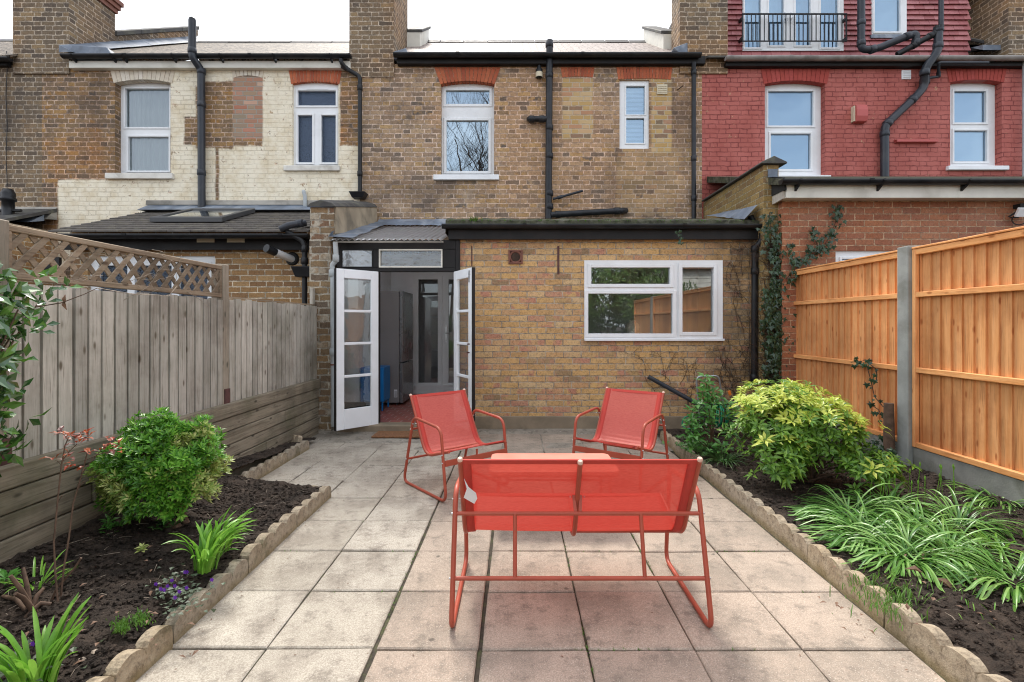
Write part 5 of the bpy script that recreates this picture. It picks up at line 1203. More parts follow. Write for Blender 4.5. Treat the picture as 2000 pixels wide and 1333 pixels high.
m = MB(); m.box(-2.545, -2.522, 2.44, 6.25, 1.35, 1.42); m.box(-2.545, -2.522, 2.44, 6.25, .85, .92); m.box(-2.53, -2.515, 4.36, 6.25, 1.585, 1.60); m.build('fence_rail', M['trellis'], fl_)
# trellis
def trellis(y0, y1, z0, z1, X):
    t_ = thing('trellis', 'brown diagonal lattice trellis on top of the near grey fence panel' if y0 > 2 else 'nearer stretch of brown lattice trellis at the left edge of the photo', 'trellis', (X, (y0+y1)/2, z0))
    m = MB(); b = .034
    m.box(X-.018, X+.018, y0, y1, z1-b, z1); m.box(X-.018, X+.018, y0, y1, z0, z0+b); m.box(X-.018, X+.018, y0, y0+b, z0+b, z1-b); m.box(X-.018, X+.018, y1-b, y1, z0+b, z1-b)
    m.build('frame', M['trellis'], t_, .004)
    zi0, zi1 = z0+b-.004, z1-b+.004; h_ = zi1-zi0
    for sgn, xo, nm in ((1, .008, 'lath'), (-1, -.004, 'lath')):
        m = MB(); c = y0-h_; 
        while c < y1+h_:
            a0, z_0 = c, zi0; a1, z_1 = c+h_*.95, zi1
            if sgn < 0: a0, a1 = a1, a0
            # clip to frame
            pts = []
            for (ya, za), (yb3, zb3) in (((a0, z_0), (a1, z_1)),):
                lo, hi = 0, 1; dy = yb3-ya
                for lim, s_ in ((y0+b*.6, 1), (y1-b*.6, -1)):
                    ta = (lim-ya)/dy
                    if (s_ > 0) == (dy > 0): lo = max(lo, ta)
                    else: hi = min(hi, ta)
                if hi-lo > .05: pts = [Vector((X+xo, ya+dy*lo, za+(zb3-za)*lo)), Vector((X+xo, ya+dy*hi, za+(zb3-za)*hi))]
            if pts: m.bar(pts[0], pts[1], .030, .009, Vector((1,0,0))) if False else m.obox((pts[0]+pts[1])/2, Vector((1,0,0)), (pts[1]-pts[0]).normalized(), Vector((1,0,0)).cross((pts[1]-pts[0]).normalized()), .009, (pts[1]-pts[0]).length, .031)
            c += .119
        m.build(nm, M['trellis'], t_)
trellis(2.455, 4.27, 1.585, 1.855, -2.525); trellis(.6, 2.38, 1.585, 1.85, -2.525)
# sleepers
sw = thing('sleeper_wall', 'stacked weathered timber sleepers holding the left beds below the grey fence', 'retaining wall', (-2.5, 3.2, 0))
z = -.03
for r in range(6):
    h_ = .118; cuts = [[-1.0, 1.9, 4.35, 6.22], [-1.0, 2.4, 4.9, 6.22], [-1.0, 1.5, 3.95, 6.22], [-1.0, 2.9, 5.3, 6.22], [-1.0, 1.2, 3.6, 6.22], [-1.0, 3.15, 6.24]][r]
    for a, b in zip(cuts, cuts[1:]):
        o_ = U(-.004, .006)+(.012 if r == 5 else 0)
        m = MB(); ny = 14; 
        vs = []
        for i in range(ny+1):
            y = a+.004+(b-a-.008)*i/ny; w1_ = noise.noise(Vector((y*1.7, r*5, 0)))*.006
            vs += [(-2.60, y, z), (-2.452+o_+w1_, y, z+.003), (-2.452+o_+w1_, y, z+h_-.003+w1_*.4), (-2.60, y, z+h_-.003+w1_*.4)]
        m.add(vs, [(i*4+k, i*4+(k+1) % 4, i*4+4+(k+1) % 4, i*4+4+k) for i in range(ny) for k in range(4)]+[(3,2,1,0), (ny*4, ny*4+1, ny*4+2, ny*4+3)])
        m.build('sleeper', M['sleeper'], sw, .008, 2)
    z += h_

# ================================================================ right fence
fr_ = thing('panel_fence', 'new orange closeboard fence with concrete posts and gravel boards along the right side', 'fence', (3.45, 3.3, 0))
XF = 3.44
spans = [(4.41, 6.22), (2.47, 4.275), (.53, 2.34), (-1.4, .40)]
for i, (a, b) in enumerate(spans):
    board2(a, b, .31, 1.975, XF, M['fence_orange'], -1, fr_, .098, 'near', ragged=.001, th=.020)
    for z, h_ in ((1.945, .05), (1.585, .045), (.945, .045), (.31, .045)):
        m = MB(); m.box(XF-.052, XF-.015, a+.034, b-.034, z, z+h_); m.build('fence_rail', M['rail_orange'], fr_, .004)
    m = MB(); m.box(XF-.055, XF-.015, a, a+.034, .31, 1.995); m.box(XF-.055, XF-.015, b-.034, b, .31, 1.995); m.build('fence_batten', M['fence_orange'], fr_, .004)
    m = MB(); m.box(XF-.06, XF+.03, a, b, 1.997, 2.013); m.build('fence_cap', M['rail_orange'], fr_, .003)
    m = MB(); m.box(XF-.045, XF-.0, a+.0, b-.0, -.05, .306); m.build('gravel_board', M['gravel_board'], fr_, .004)
for y in (4.278, 2.343, .403):
    m = MB(); m.prism([(XF-.085, y), (XF+.03, y), (XF+.03, y+.125), (XF-.085, y+.125)], 'z', -.05, 2.03); m.build('fence_post', M['conc_post'], fr_, .008, 2)

# ================================================================ furniture
def sling_chair(name, label, W, mid=False):
    o = thing(name, label, 'sofa' if mid else 'chair', (0, 0, 0)); r = .0118; hw = W/2; B = M['metal']
    V = lambda s_, f, z: Vector((s_, f, z))
    for s_ in (-hw, hw):
        loop = [V(s_, .0+.30, .012), V(s_, .675, .012), V(s_, .60, .555), V(s_, .165, .585), V(s_, -.005, .012), V(s_, .30, .012)]
        m = MB(); m.tube(rnd_path(loop, .075, 6)[:-1], r, 10, closed=True); m.build('side_frame', B, o)
    def lg(z): return .165*(z-.012)/.573
    m = MB(); m.tube([V(-hw, lg(.478), .478), V(hw, lg(.478), .478)], .0095, 10); 
    m.tube([V(-hw, lg(.214), .214), V(hw, lg(.214), .214)], .0095, 10)
    if mid:
        for s_ in (-.293, .293): m.tube([V(s_, lg(.478), .478), V(s_, lg(.214), .214)], .0095, 10)
    m.build('rear_crossbars', B, o)
    prof = rnd_path([V(0, .06, .745), V(0, .312, .282), V(0, .665, .385)], .115, 10)
    ins = hw-.032; ts = [-ins, ins]+([0] if mid else [])
    for s_ in ts:
        off = V(0, -.010, -.010) if s_ == 0 else V(0, 0, 0)
        m = MB(); pp = [p+V(s_, 0, 0)+off for p in prof]; m.tube(pp, .0115, 10); m.build('seat_tube', B, o)
    # fabric
    m = MB(); pr2 = []
    for i in range(len(prof)-1):
        for k in range(3): pr2.append(prof[i].lerp(prof[i+1], k/3))
    pr2.append(prof[-1]); ns_ = 24; vs = []
    for i, p in enumerate(pr2):
        t = (pr2[min(i+1, len(pr2)-1)]-pr2[max(i-1, 0)]).normalized(); nn = Vector((0, t.z, -t.y)); nn = -nn if nn.z < 0 else nn   # towards the sitter
        for k in range(ns_+1):
            u = k/ns_; s_ = -ins+2*ins*u; sag = .010*math.sin(math.pi*u)**.6; rip = .0016*math.sin(i*1.1+u*2)*math.sin(math.pi*u)
            vs.append(p+V(s_, 0, 0)+nn*(.010-sag+rip))
    m.add(vs, [(i*(ns_+1)+k, i*(ns_+1)+k+1, (i+1)*(ns_+1)+k+1, (i+1)*(ns_+1)+k) for i in range(len(pr2)-1) for k in range(ns_)], True)
    fb = m.build('fabric_seat', M['fabric'], o)
    m = MB()
    for sd_ in (-1, 1):
        vs = []
        for i, p in enumerate(pr2):
            t = (pr2[min(i+1, len(pr2)-1)]-pr2[max(i-1, 0)]).normalized(); nn = Vector((0, t.z, -t.y)); nn = -nn if nn.z < 0 else nn
            for a_, b_ in ((ins-.048, -.001), (ins-.048, .0065), (ins-.006, .0110), (ins-.006, .0), (ins-.012, -.004)): vs.append(p+V(sd_*a_, 0, 0)+nn*b_)
        N5 = 5; m.add(vs, [(i*N5+k, i*N5+(k+1) % N5, (i+1)*N5+(k+1) % N5, (i+1)*N5+k) for i in range(len(pr2)-1) for k in range(N5)], True)
    for i_, dn_ in ((0, 1), (len(pr2)-1, 0)):
        p = pr2[i_]; q = pr2[1] if i_ == 0 else pr2[-2]; d = (q-p).normalized(); m.obox(p+d*.012+V(0, 0, .004), Vector((1,0,0)), d, Vector((1,0,0)).cross(d), 2*ins, .024, .007)
    m.build('fabric_hem', M['hem'], fb)
    cp = MB()
    for s_ in ts:
        d_ = (prof[0]-prof[1]).normalized(); p_ = prof[0]+V(s_, 0, 0)+(V(0, -.010, -.010) if s_ == 0 else V(0, 0, 0)); cp.tube([p_, p_+d_*.012, p_+d_*.016], [.0122, .0122, .008], 10)
    cp.build('tube_caps', M['cap'], o)
    m = MB(); m.box(-hw+.01, hw-.01, .640, .652, .272, .318); m.build('front_apron', B, o, .002)
    m = MB(); m.tube([V(0 if mid else -ins, .335, .312), V(ins, .335, .312)], .0085, 8)
    m.build('under_rail', B, o)
    for s_ in ([0] if not mid else [-.28, .28]): m = MB(); m.box(s_-.008, s_+.008, .642, .648, .318, .362); m.build('apron_tab', B, o)
    m = MB()
    for s_ in (-1, 1):
        for f, z in ((.178, .53), (lg(.478), .478), (lg(.214), .214), (.632, .36), (.637, .30)):
            m.tube([V(s_*(hw+.008), f, z), V(s_*(hw+.0175), f, z)], [.0065, .0045], 8); 
        m.tube([V(s_*(hw-.006), .18, .53), V(s_*(ins-.03), .18, .53)], .003, 6)
    if mid:
        for s_ in (-.024, .024): m.tube([V(s_-.008*(1 if s_ < 0 else -1), .165, .545), V(s_+.01*(1 if s_ > 0 else -1), .165, .545)], .0055, 8)
    m.build('bolts', M['bolt'], o)
    if mid:
        m = MB()
        for s_ in (-.016, .016): m.bar(V(s_, .165, .553), V(s_*.7, lg(.478), .482), .004, .014, Vector((1,0,0)))
        m.build('support_brackets', B, o)
    return o
sofa = sling_chair('garden_sofa', 'red mesh two seat garden sofa seen from behind, nearest the camera', 1.145, True)
m = MB(); vs = [(-.525,.075,.660), (-.502,.060,.625), (-.470,.072,.595), (-.465,.085,.565), (-.480,.100,.535), (-.530,.110,.560), (-.512,.075,.612)]
m.add(vs, [(0,1,6), (1,2,3,6), (3,4,5,6)], True); sol = m.build('care_tag', M['tagw'], sofa)
sofa.location = (.288, 2.195, 0); sofa.rotation_euler = (0, 0, R(0))
# sofa local +y is forward (away from camera); tag sits on the left
ch = sling_chair('garden_chair', 'red mesh low garden chair on the left, in front of the open french doors', .610)
ch['group'] = 'red mesh garden chairs'
def copy_tree(o, parent=None):
    c = o.copy(); C.objects.link(c); c.parent = parent
    for k in [x for x in bpy.data.objects if x.parent == o]: copy_tree(k, c)
    return c
ch2 = copy_tree(ch); ch2['label'] = 'red mesh low garden chair on the right, in front of the brick wall'
ch.location = (-.727, 4.485, 0); ch.rotation_euler = (0, 0, math.atan2(-.64, -.765))
ch2.location = (1.118, 4.63, 0); ch2.rotation_euler = (0, 0, math.atan2(.59, -.806))
# table
tb = thing('coffee_table', 'low coral metal coffee table between the sofa and the two chairs', 'table', (.258, 3.58, 0))
tx0, tx1, ty0, ty1 = -.185, .70, 3.34, 3.82
def rrect(x0, x1, y0, y1, r, n=6):
    pts = []
    for cx2, cy2, a0 in ((x1-r, y0+r, -90), (x1-r, y1-r, 0), (x0+r, y1-r, 90), (x0+r, y0+r, 180)):
        for k in range(n+1): a = R(a0+90*k/n); pts.append((cx2+r*math.cos(a), cy2+r*math.sin(a)))
    return pts
m = MB(); m.prism(rrect(tx0, tx1, ty0, ty1, .05), 'z', .345, .372); m.build('table_top', M['tabletop'], tb, .005, 2)
for x in (tx0+.07, tx1-.07):
    sgn = -1 if x < .2 else 1
    m = MB(); m.tube(rnd_path([(x, ty0+.05, .343), (x+sgn*.02, ty0+.02, .010), (x+sgn*.02, ty1-.02, .010), (x, ty1-.05, .343)], .05, 5), .0105, 10); m.build('leg_loop', M['metal'], tb)
m = MB(); m.tube(rnd_path([(tx0+.11, ty0+.06, .343), (tx0+.11, ty0+.10, .285), (tx1-.11, ty0+.10, .285), (tx1-.11, ty0+.06, .343)], .05, 5), .007, 8); m.tube([(tx0+.09, ty1-.07, .334), (tx1-.09, ty1-.07, .334)], .007, 8); m.build('under_frame', M['metal'], tb)
m = MB(); m.prism(rrect(tx0+.01, tx1-.01, ty0+.01, ty1-.01, .045), 'z', .330, .3445); m.build('top_rim', M['metal'], tb)

# ================================================================ indoor things seen through the doors
fg = thing('fridge_freezer', 'tall dark grey fridge freezer inside the open french doors', 'fridge', (-2.0, 8.2, .09))
a0, a1, b0, b1 = -2.27, -1.765, 7.80, 8.55
m = MB(); m.box(a0, a1-.06, b0, b1, .12, 1.87); m.build('body', M['fridge'], fg, .008)
for z0, z1 in ((.12, .74), (.755, 1.87)): m = MB(); m.box(a1-.055, a1, b0-.0, b1, z0, z1); m.build('door', M['fridge_door'], fg, .010, 2)
m = MB()
for x, y in ((a0+.04, b0+.04), (a1-.1, b0+.04), (a0+.04, b1-.04), (a1-.1, b1-.04)): m.tube([(x, y, .087), (x, y, .121)], .015, 8)
m.build('feet', M['rubber'], fg)
m = MB(); m.box(a1-.14, a1-.09, b0-.002, b0-.0003, .21, .33); m.build('energy_label', M['tagw'], fg)
m = MB()
for k in range(7): m.box(a1-.135, a1-.095, b0-.003, b0-.0021, .22+k*.014, .226+k*.014)
m.build('label_print', M['grey_paint'], fg)
bc = thing('blue_cabinet', 'bright blue metal cabinet on thin legs beside the grey fridge', 'cabinet', (-2.05, 7.45, .09))
m = MB(); m.box(-2.27, -1.93, 7.28, 7.66, .22, .72); m.build('body', M['blue'], bc, .006)
m = MB(); m.box(-2.24, -1.96, 7.268, 7.279, .24, .70); m.build('door', M['blue'], bc, .004)
for x in (-2.25, -1.965):
    for y in (7.30, 7.63): m = MB(); m.box(x, x+.02, y, y+.02, .087, .221); m.build('leg', M['blue'], bc)
m = MB(); c0 = at(1235, 655, YE+.20); m.lathe(Vector((c0.x, YE+.20, kw[2]+.096)), [(.001,0),(.075,.0),(.092,.04),(.095,.08),(.075,.125),(.045,.14),(.042,.155),(.052,.17),(.04,.17),(.03,.14)], 24); v_ = m.build('vase', M['vase']); tag(v_, 'cream pottery vase on the sill inside the kitchen window', 'vase')
m = MB(); m.box(-1.72, -1.06, 5.93, 6.24, .004, .022); o = m.build('doormat', M['mat'], None, .004); tag(o, 'brown coir doormat on the path below the door step', 'doormat'); o.rotation_euler = (0, 0, 0)
# ================================================================ plants
def rosette(m, c, d, n, l, w, spread=1.1, droop=.3, jit=.25):
    d = Vector(d).normalized(); x = d.cross(UPV)
    if x.length < .05: x = Vector((1,0,0))
    x.normalize(); y = d.cross(x); a0 = U(0, 6.28)
    for k in range(n):
        a = a0+6.283*k/n+U(-jit, jit); s_ = spread+U(-.2, .2)
        v = (d*math.cos(s_)+(x*math.cos(a)+y*math.sin(a))*math.sin(s_)).normalized()
        m.leaf(Vector(c)+v*l*.08, v, d, l*U(.75, 1.15), w*U(.85, 1.15), droop*U(.4, 1.3), .10)
def crown_points(c, r, n, shell=.55, lumps=0.25, seed=0, zmin=-1, flat=1):
    out = []; c = Vector(c)
    while len(out) < n:
        v = Vector((random.gauss(0,1), random.gauss(0,1), random.gauss(0,1))).normalized()
        if v.z < zmin: continue
        k = shell+(1-shell)*random.random()**.6; lump = 1+lumps*noise.noise(v*2.2+Vector((seed,seed,0)))*1.6
        out.append((c+Vector((v.x*r[0], v.y*r[1], v.z*r[2]))*k*lump, v, k))
    return out
def stems(m, base, ends, r0=.010, r1=.003, wob=.03, n=4):
    for e in ends:
        e = Vector(e); b = Vector(base)+Vector((U(-.04,.04), U(-.04,.04), 0)); pts = []
        for k in range(n+1):
            t = k/n; p = b.lerp(e, t); p.x += (e.x-b.x)*(t**1.5-t)*.5; p.y += (e.y-b.y)*(t**1.5-t)*.5
            if 0 < k < n: p += Vector((U(-wob,wob), U(-wob,wob), U(-wob,wob)*.5))
            pts.append(p)
        m.tube(pts, [r0+(r1-r0)*k/n for k in range(n+1)], 5)

# rounded evergreen bush, left bed
b1 = thing('rounded_shrub', 'dense rounded bright green shrub with yellow variegated sprigs in the left bed', 'shrub', (-2.0, 2.95, .18))
pc = Vector((-2.07, 2.93, .52)); m = MB(); m2 = MB(); inner = []
for p, v, k in crown_points(pc, (.30, .26, .285), 2600, .60, .26, 3.3, -.75):
    if p.x < -2.42: p.x = -2.42+U(0, .02)
    if p.z < .22: continue
    yel = noise.noise(p*4.5+Vector((1.2,0,0)))+(.25 if p.z < .55 else -.18)+(.18 if v.x > .3 else 0) > .26
    d = (v*.8+Vector((0,-.1,.75))).normalized(); rosette(m2 if yel else m, p, d, 6, U(.030, .044), .013, .85, .1)
m.build('foliage', M['lf_bush'], b1); m2.build('variegated_foliage', M['lf_euon'], b1)
m = MB(); stems(m, (-2.0, 2.95, .17), [pc+Vector((U(-.22,.22), U(-.2,.2), U(-.15,.2))) for _ in range(16)], .012, .003); m.build('stems', M['stem'], b1)
# choisya, right bed
c1 = thing('golden_shrub', 'large golden green shrub with yellow tips and palmate leaves in the right bed', 'shrub', (2.28, 3.95, .12))
m = MB(); m2 = MB(); tips = []
for (c_, r_, n_) in (((2.07, 3.95, .60), (.33, .32, .29), 330), ((2.36, 3.85, .53), (.30, .30, .25), 260), ((2.28, 4.2, .68), (.32, .28, .20), 190), ((2.56, 3.62, .33), (.22, .20, .13), 90), ((1.98, 3.72, .38), (.20, .17, .17), 110)):
    for p, v, k in crown_points(c_, r_, n_, .55, .35, c_[0]*3, -.85):
        if p.z < .17 or p.x > 3.36: continue
        d = (v*.7+Vector((0,-.15,.8))).normalized(); top = (p.z > .62 and k > .78 and random.random() < .75) or (v.z > .1 and k > .85 and random.random() < .35)
        for q in range(2): rosette(m2 if top else m, p+Vector((U(-.015,.015),)*3), d, 3 if q else 6, U(.050, .082), .023, 1.2, .22)
        if random.random() < .08: tips.append(p)
m.build('foliage', M['lf_choi'], c1); m2.build('young_foliage', M['lf_choi_y'], c1)
m = MB(); stems(m, (2.3, 3.95, .12), tips[:90], .011, .003, .03); m.build('stems', M['stem'], c1)
# hydrangea like plant
h1 = thing('leafy_shrub', 'upright mid green broad leaved shrub in front of the green hose reel', 'shrub', (1.93, 4.85, .10))
m = MB(); ms = MB()
for (px_, py_, Y_) in [(1378, 738, 4.9), (1384, 752, 4.88), (1372, 765, 4.85), (1390, 775, 4.85), (1400, 765, 4.9), (1352, 805, 4.8), (1362, 790, 4.8), (1420, 790, 4.85), (1432, 800, 4.85), (1345, 830, 4.75), (1365, 835, 4.7), (1425, 835, 4.75), (1380, 815, 4.8), (1410, 870, 4.65), (1395, 790, 4.9), (1356, 850, 4.7), (1385, 800, 4.75), (1440, 815, 4.9)]:
    e = at(px_, py_, Y_); ms.tube([Vector((1.93+U(-.08,.08), 4.85, .08)), Vector((1.93, 4.85, .08)).lerp(e, .6)+Vector((U(-.02,.02), 0, 0)), e], [.007, .005, .003], 5)
    for q in range(3):
        z_ = -q*.06; rosette(m, e+Vector((U(-.02,.02), U(-.03,.03), z_)), (U(-.2,.2), -.35, 1), 5, U(.07, .10), .045, 1.15, .3)
m.build('foliage', M['lf_hyd'], h1); ms.build('stems', M['stem'], h1)
lw_ = thing('low_plant', 'low dark green leafy plant at the foot of the tall broad leaved shrub', 'plant', (1.83, 4.75, .09))
m = MB()
for i in range(130):
    x, y = 1.82+random.gauss(0, .09), 4.95+random.gauss(0, .16); rosette(m, (x, y, zr(x, y)+U(.03, .12)), (U(-.3,.3), -.3, 1), 4, U(.03, .05), .022, 1.1, .2)
m.build('foliage', M['lf_hyd'], lw_); m = MB(); stems(m, (1.83, 4.85, .06), [(1.83+U(-.12,.12), 4.9+U(-.1,.1), U(.1,.18)) for _ in range(10)], .003, .002); m.build('stems', M['stem_green'], lw_)

def clump(name, label, cat, c, n, l, w, bend, spread, mat, up=(.3, 1.1), group=None, lean=(0,0), nseg=7, r=.05):
    m = MB(); x, y, z = c
    for i in range(n):
        a = U(0, 6.283); e = U(*up); q = Vector((math.cos(a)*spread+lean[0], math.sin(a)*spread+lean[1], e))
        m.blade((x+math.cos(a)*U(0, r), y+math.sin(a)*U(0, r), z-.01), q, l*U(.6, 1.1), w*U(.75, 1.15), bend*U(.6, 1.3), nseg, U(-.6, .6))
    o = m.build(name, M[mat]); return tag(o, label, cat, group)
def G(px_, py_, zz): Y_ = (H-zz)*F/(py_-CY); return ((px_-CX)/F*Y_, Y_, zz)
g1 = 'strap leaved clumps of the right bed'
big = [((1655, 1005), 'farthest strap leaved clump of the big drift, tucked under the golden shrub'), ((1730, 1000), 'strap leaved clump with thin bud stems beside the golden shrub'),
       ((1690, 1045), 'strap leaved clump flopping over the edging stones of the right bed'), ((1790, 1035), 'pale strap leaved clump in the middle of the big drift'),
       ((1870, 1030), 'strap leaved clump at the fence side of the big drift'), ((1765, 1085), 'strap leaved clump at the camera end of the big drift, beside a dead leaf'), ((1850, 1080), 'strap leaved clump between the big drift and the right edge clump')]
for (p_, lb) in big:
    c_ = G(p_[0], p_[1], .12); clump('strap_leaved_plant', lb, 'plant', c_, 135, .38, .0110, 2.4, 1.0, 'lf_blue', (.15, .95), g1, (-.55, -.35), 8, .11)
clump('strap_leaved_plant', 'strap leaved clump spilling over bare soil at the right edge of the photo', 'plant', G(1975, 1135, .12), 150, .36, .0110, 2.3, 1.0, 'lf_blue', (.15, .9), g1, (-.4, -.1), 8, .11)
clump('strap_leaved_plant', 'round strap leaved clump against the gravel board of the orange fence', 'plant', G(1955, 985, .12), 130, .27, .0115, 2.0, 1.0, 'lf_blue', (.4, 1.2), g1, (-.1, 0), 7, .09)
clump('strap_leaved_plant', 'small bright strap leaved clump alone in the bare soil behind the right edge clump', 'plant', G(1955, 1078, .12), 22, .16, .011, 1.0, .7, 'lf_strap', (.6, 1.3), g1, (0, 0), 6, .05)
clump('strap_leaved_plant', 'few strap leaves sprouting at the right edge of the photo, behind the bright small clump', 'plant', G(1990, 1068, .12), 14, .15, .010, 1.2, .9, 'lf_blue', (.5, 1.1), g1, (0, 0), 6, .04)
m = MB()
for i in range(16):
    c_ = G(1700+i*11+U(-6,6), 985+U(-12, 14), .12); h_ = U(.16, .26); q = Vector(c_); t_ = q+Vector((U(-.03,.03), U(-.03,.03), h_)); m.tube([q, q.lerp(t_, .5)+Vector((U(-.01,.01),0,0)), t_], .0022, 4); m.lathe(t_, [(.001,-.004),(.006,.006),(.005,.018),(.001,.030)], 6)
    o = m.build('bud_stem', M['lf_strap']); tag(o, 'thin upright budding flower stem rising from the drift beside the golden shrub', 'flower stem', 'budding stems'); m = MB()
clump('grassy_plant', 'dark grassy clump at the edging in front of the broad leaved shrub', 'plant', G(1412, 905, .09), 120, .26, .007, 1.7, 1.0, 'lf_lir', (.5, 1.4), None, (-.05, -.1), 6, .06)
# left bed clumps
gl2 = 'bright daffodil leaf clumps of the left bed'
clump('daffodil_leaves', 'daffodil leaf clump hanging over the edging in the middle of the left bed', 'plant', G(403, 1108, .13), 50, .27, .016, 1.7, .13, 'lf_strap', (.9, 1.6), gl2, (.10, -.02), 8, .06)
clump('daffodil_leaves', 'daffodil leaf clump just behind the one hanging over the left edging', 'plant', G(430, 1072, .13), 34, .25, .015, 1.7, .16, 'lf_strap', (.8, 1.5), gl2, (.16, 0), 8, .06)
clump('daffodil_leaves', 'broad bright daffodil leaf clump cut by the bottom left corner of the photo', 'plant', (-1.60, 1.66, .15), 40, .27, .019, 1.2, .20, 'lf_strap', (.9, 1.7), gl2, (.0, .0), 8, .06)
clump('grassy_plant', 'thin grassy clump among the cut brown stems of the left bed', 'plant', G(72, 1150, .17), 26, .18, .009, 1.2, .7, 'lf_strap', (.6, 1.4), None, (0, 0), 6, .05)
# rose
rs = thing('rose_bush', 'tall thin rose with bare canes and bronze red young leaves by the sleepers', 'rose', (-1.95, 2.1, .2))
m = MB(); Yr = 2.12
canes = [[(112, 1175), (108, 1120), (104, 1060), (112, 980), (120, 910), (128, 870), (134, 855)], [(118, 1165), (125, 1110), (135, 1050), (142, 985), (158, 930), (172, 880)], [(95, 1185), (110, 1150), (145, 1110), (158, 1090)]]
for k, cn_ in enumerate(canes):
    pts = [at(a+U(-1,1), b, Yr+.02*k+.0004*(1175-b)*.5) for a, b in cn_]; m.tube(pts, [.0042-.0022*i/len(pts) for i in range(len(pts))] if k < 2 else .0045, 6)
    for i in range(10):
        p = pts[0].lerp(pts[-1], U(.1,.9))
for a, b, c_, d_ in ((120, 910, 108, 900), (122, 900, 150, 868), (160, 925, 205, 872), (165, 900, 225, 880), (134, 862, 118, 845), (134, 862, 165, 848), (150, 960, 165, 940), (110, 990, 122, 968)): m.tube([at(a, b, Yr+.06), at((a+c_)/2, (b+d_)/2-3, Yr+.06), at(c_, d_, Yr+.05)], .0018, 4)
m.build('canes', M['stem'], rs)
m = MB()
for a, b, n_ in ((132, 852, 9), (120, 846, 5), (165, 848, 9), (180, 855, 5), (150, 862, 6), (108, 898, 4), (138, 890, 5), (205, 872, 6), (225, 880, 7), (232, 868, 5), (142, 905, 5), (172, 885, 6), (160, 915, 4), (215, 860, 4)):
    for i in range(n_): m.leaf(at(a+U(-7,7), b+U(-5,5), Yr+.05+U(-.05,.05)), (U(-1,1), U(-1,.6), U(-.2,.7)), UPV, U(.026, .045), .018, .25)
m.build('leaves', M['lf_red'], rs)
st = thing('pruned_stump', 'pruned brown stump with cut stubs in the dark soil at far left', 'stump', (-2.0, 2.05, .2))
m = MB(); b_ = Vector(G(60, 1195, .17))
for a, b in ((20, 1125), (45, 1110), (5, 1165), (85, 1150), (100, 1180), (30, 1160)):
    e = at(a, b, b_.y+U(-.08,.08)); m.tube([b_+Vector((U(-.02,.02), U(-.02,.02), -.02)), b_.lerp(e, .5)+UPV*.02, e], [.012, .009, .007], 7)
m.build('stubs', M['stem'], st)
# camellia at the left edge
cm_ = thing('camellia', 'glossy dark green camellia reaching in from the left edge over the grey fence', 'shrub', (-2.3, 2.0, .2))
m = MB(); ms = MB(); tips = []
for (c_, r_, n_) in (((-2.38, 2.10, 1.42), (.17, .30, .22), 260), ((-2.34, 2.05, 1.12), (.16, .26, .22), 220), ((-2.30, 1.8, 1.3), (.2, .25, .4), 220), ((-2.36, 2.1, .86), (.10, .22, .16), 90)):
    for p, v, k in crown_points(c_, r_, n_, .35, .4, c_[2]*5):
        if p.x < -2.49: continue
        d = (v+Vector((.35,-.35,.15))).normalized(); rosette(m, p, d, 3, U(.060, .09), .036, .95, .18)
        if random.random() < .12: tips.append(p)
sh = [at(70, 600, 2.25), at(120, 592, 2.22), at(165, 575, 2.2), at(190, 563, 2.2)]; ms.tube(sh, [.003, .0025, .002, .0015], 5)
for a, b in ((85, 570), (92, 590), (132, 562), (75, 545), (62, 640), (80, 648), (88, 635), (60, 620), (95, 540), (50, 700), (40, 760)): rosette(m, at(a, b, 2.22), (.6, -.4, .4), 3, .06, .026, .8, .2)
m.build('foliage', M['lf_cam'], cm_); stems(ms, (-2.36, 1.9, .2), tips, .012, .003, .03, 5); ms.build('branches', M['stem'], cm_)
m = MB()
for a, b in ((128, 575), (124, 585)): m.leaf(at(a, b, 2.22), (U(-.3,.3), 0, -1), Vector((0,-1,0)), .05, .02, .2)
m.build('dead_leaf', M['lf_dead'], cm_)

# violets, seedlings, moss
vi = thing('violet_patch', 'low violet patch with purple flowers against the left edging', 'flowers', tuple(G(350, 1165, .13)))
m = MB(); mf = MB()
for i in range(150):
    c_ = Vector(G(350+random.gauss(0, 28), 1165+random.gauss(0, 20), .13)); m.leaf(c_+UPV*U(.0,.03), (U(-1,1), U(-1,1), .35), UPV, U(.016, .028), .022, .2)
for i in range(12):
    c_ = Vector(G(358+random.gauss(0, 30), 1150+random.gauss(0, 16), .16))
    for k in range(5): mf.leaf(c_+UPV*.02, (math.cos(k*1.257), -.3, math.sin(k*1.257)), Vector((0,-1,0)), .011, .009, .1)
m.build('leaves', M['lf_violet'], vi); mf.build('petals', M['petal'], vi)
vi2 = thing('violet_patch', 'violet patch beside the daffodil clump in the bottom left corner', 'flowers', (-1.72, 1.62, .15))
m = MB(); mf = MB()
for i in range(70): m.leaf((-1.70+random.gauss(0, .07), 1.70+random.gauss(0, .06), .17+U(0,.03)), (U(-1,1), U(-1,1), .35), UPV, U(.016, .03), .022, .2)
for i in range(12):
    c_ = Vector((-1.68+random.gauss(0, .08), 1.68+random.gauss(0, .06), .21))
    for k in range(5): mf.leaf(c_, (math.cos(k*1.257), -.3, math.sin(k*1.257)), Vector((0,-1,0)), .011, .009, .1)
m.build('leaves', M['lf_violet'], vi2); mf.build('petals', M['petal'], vi2)
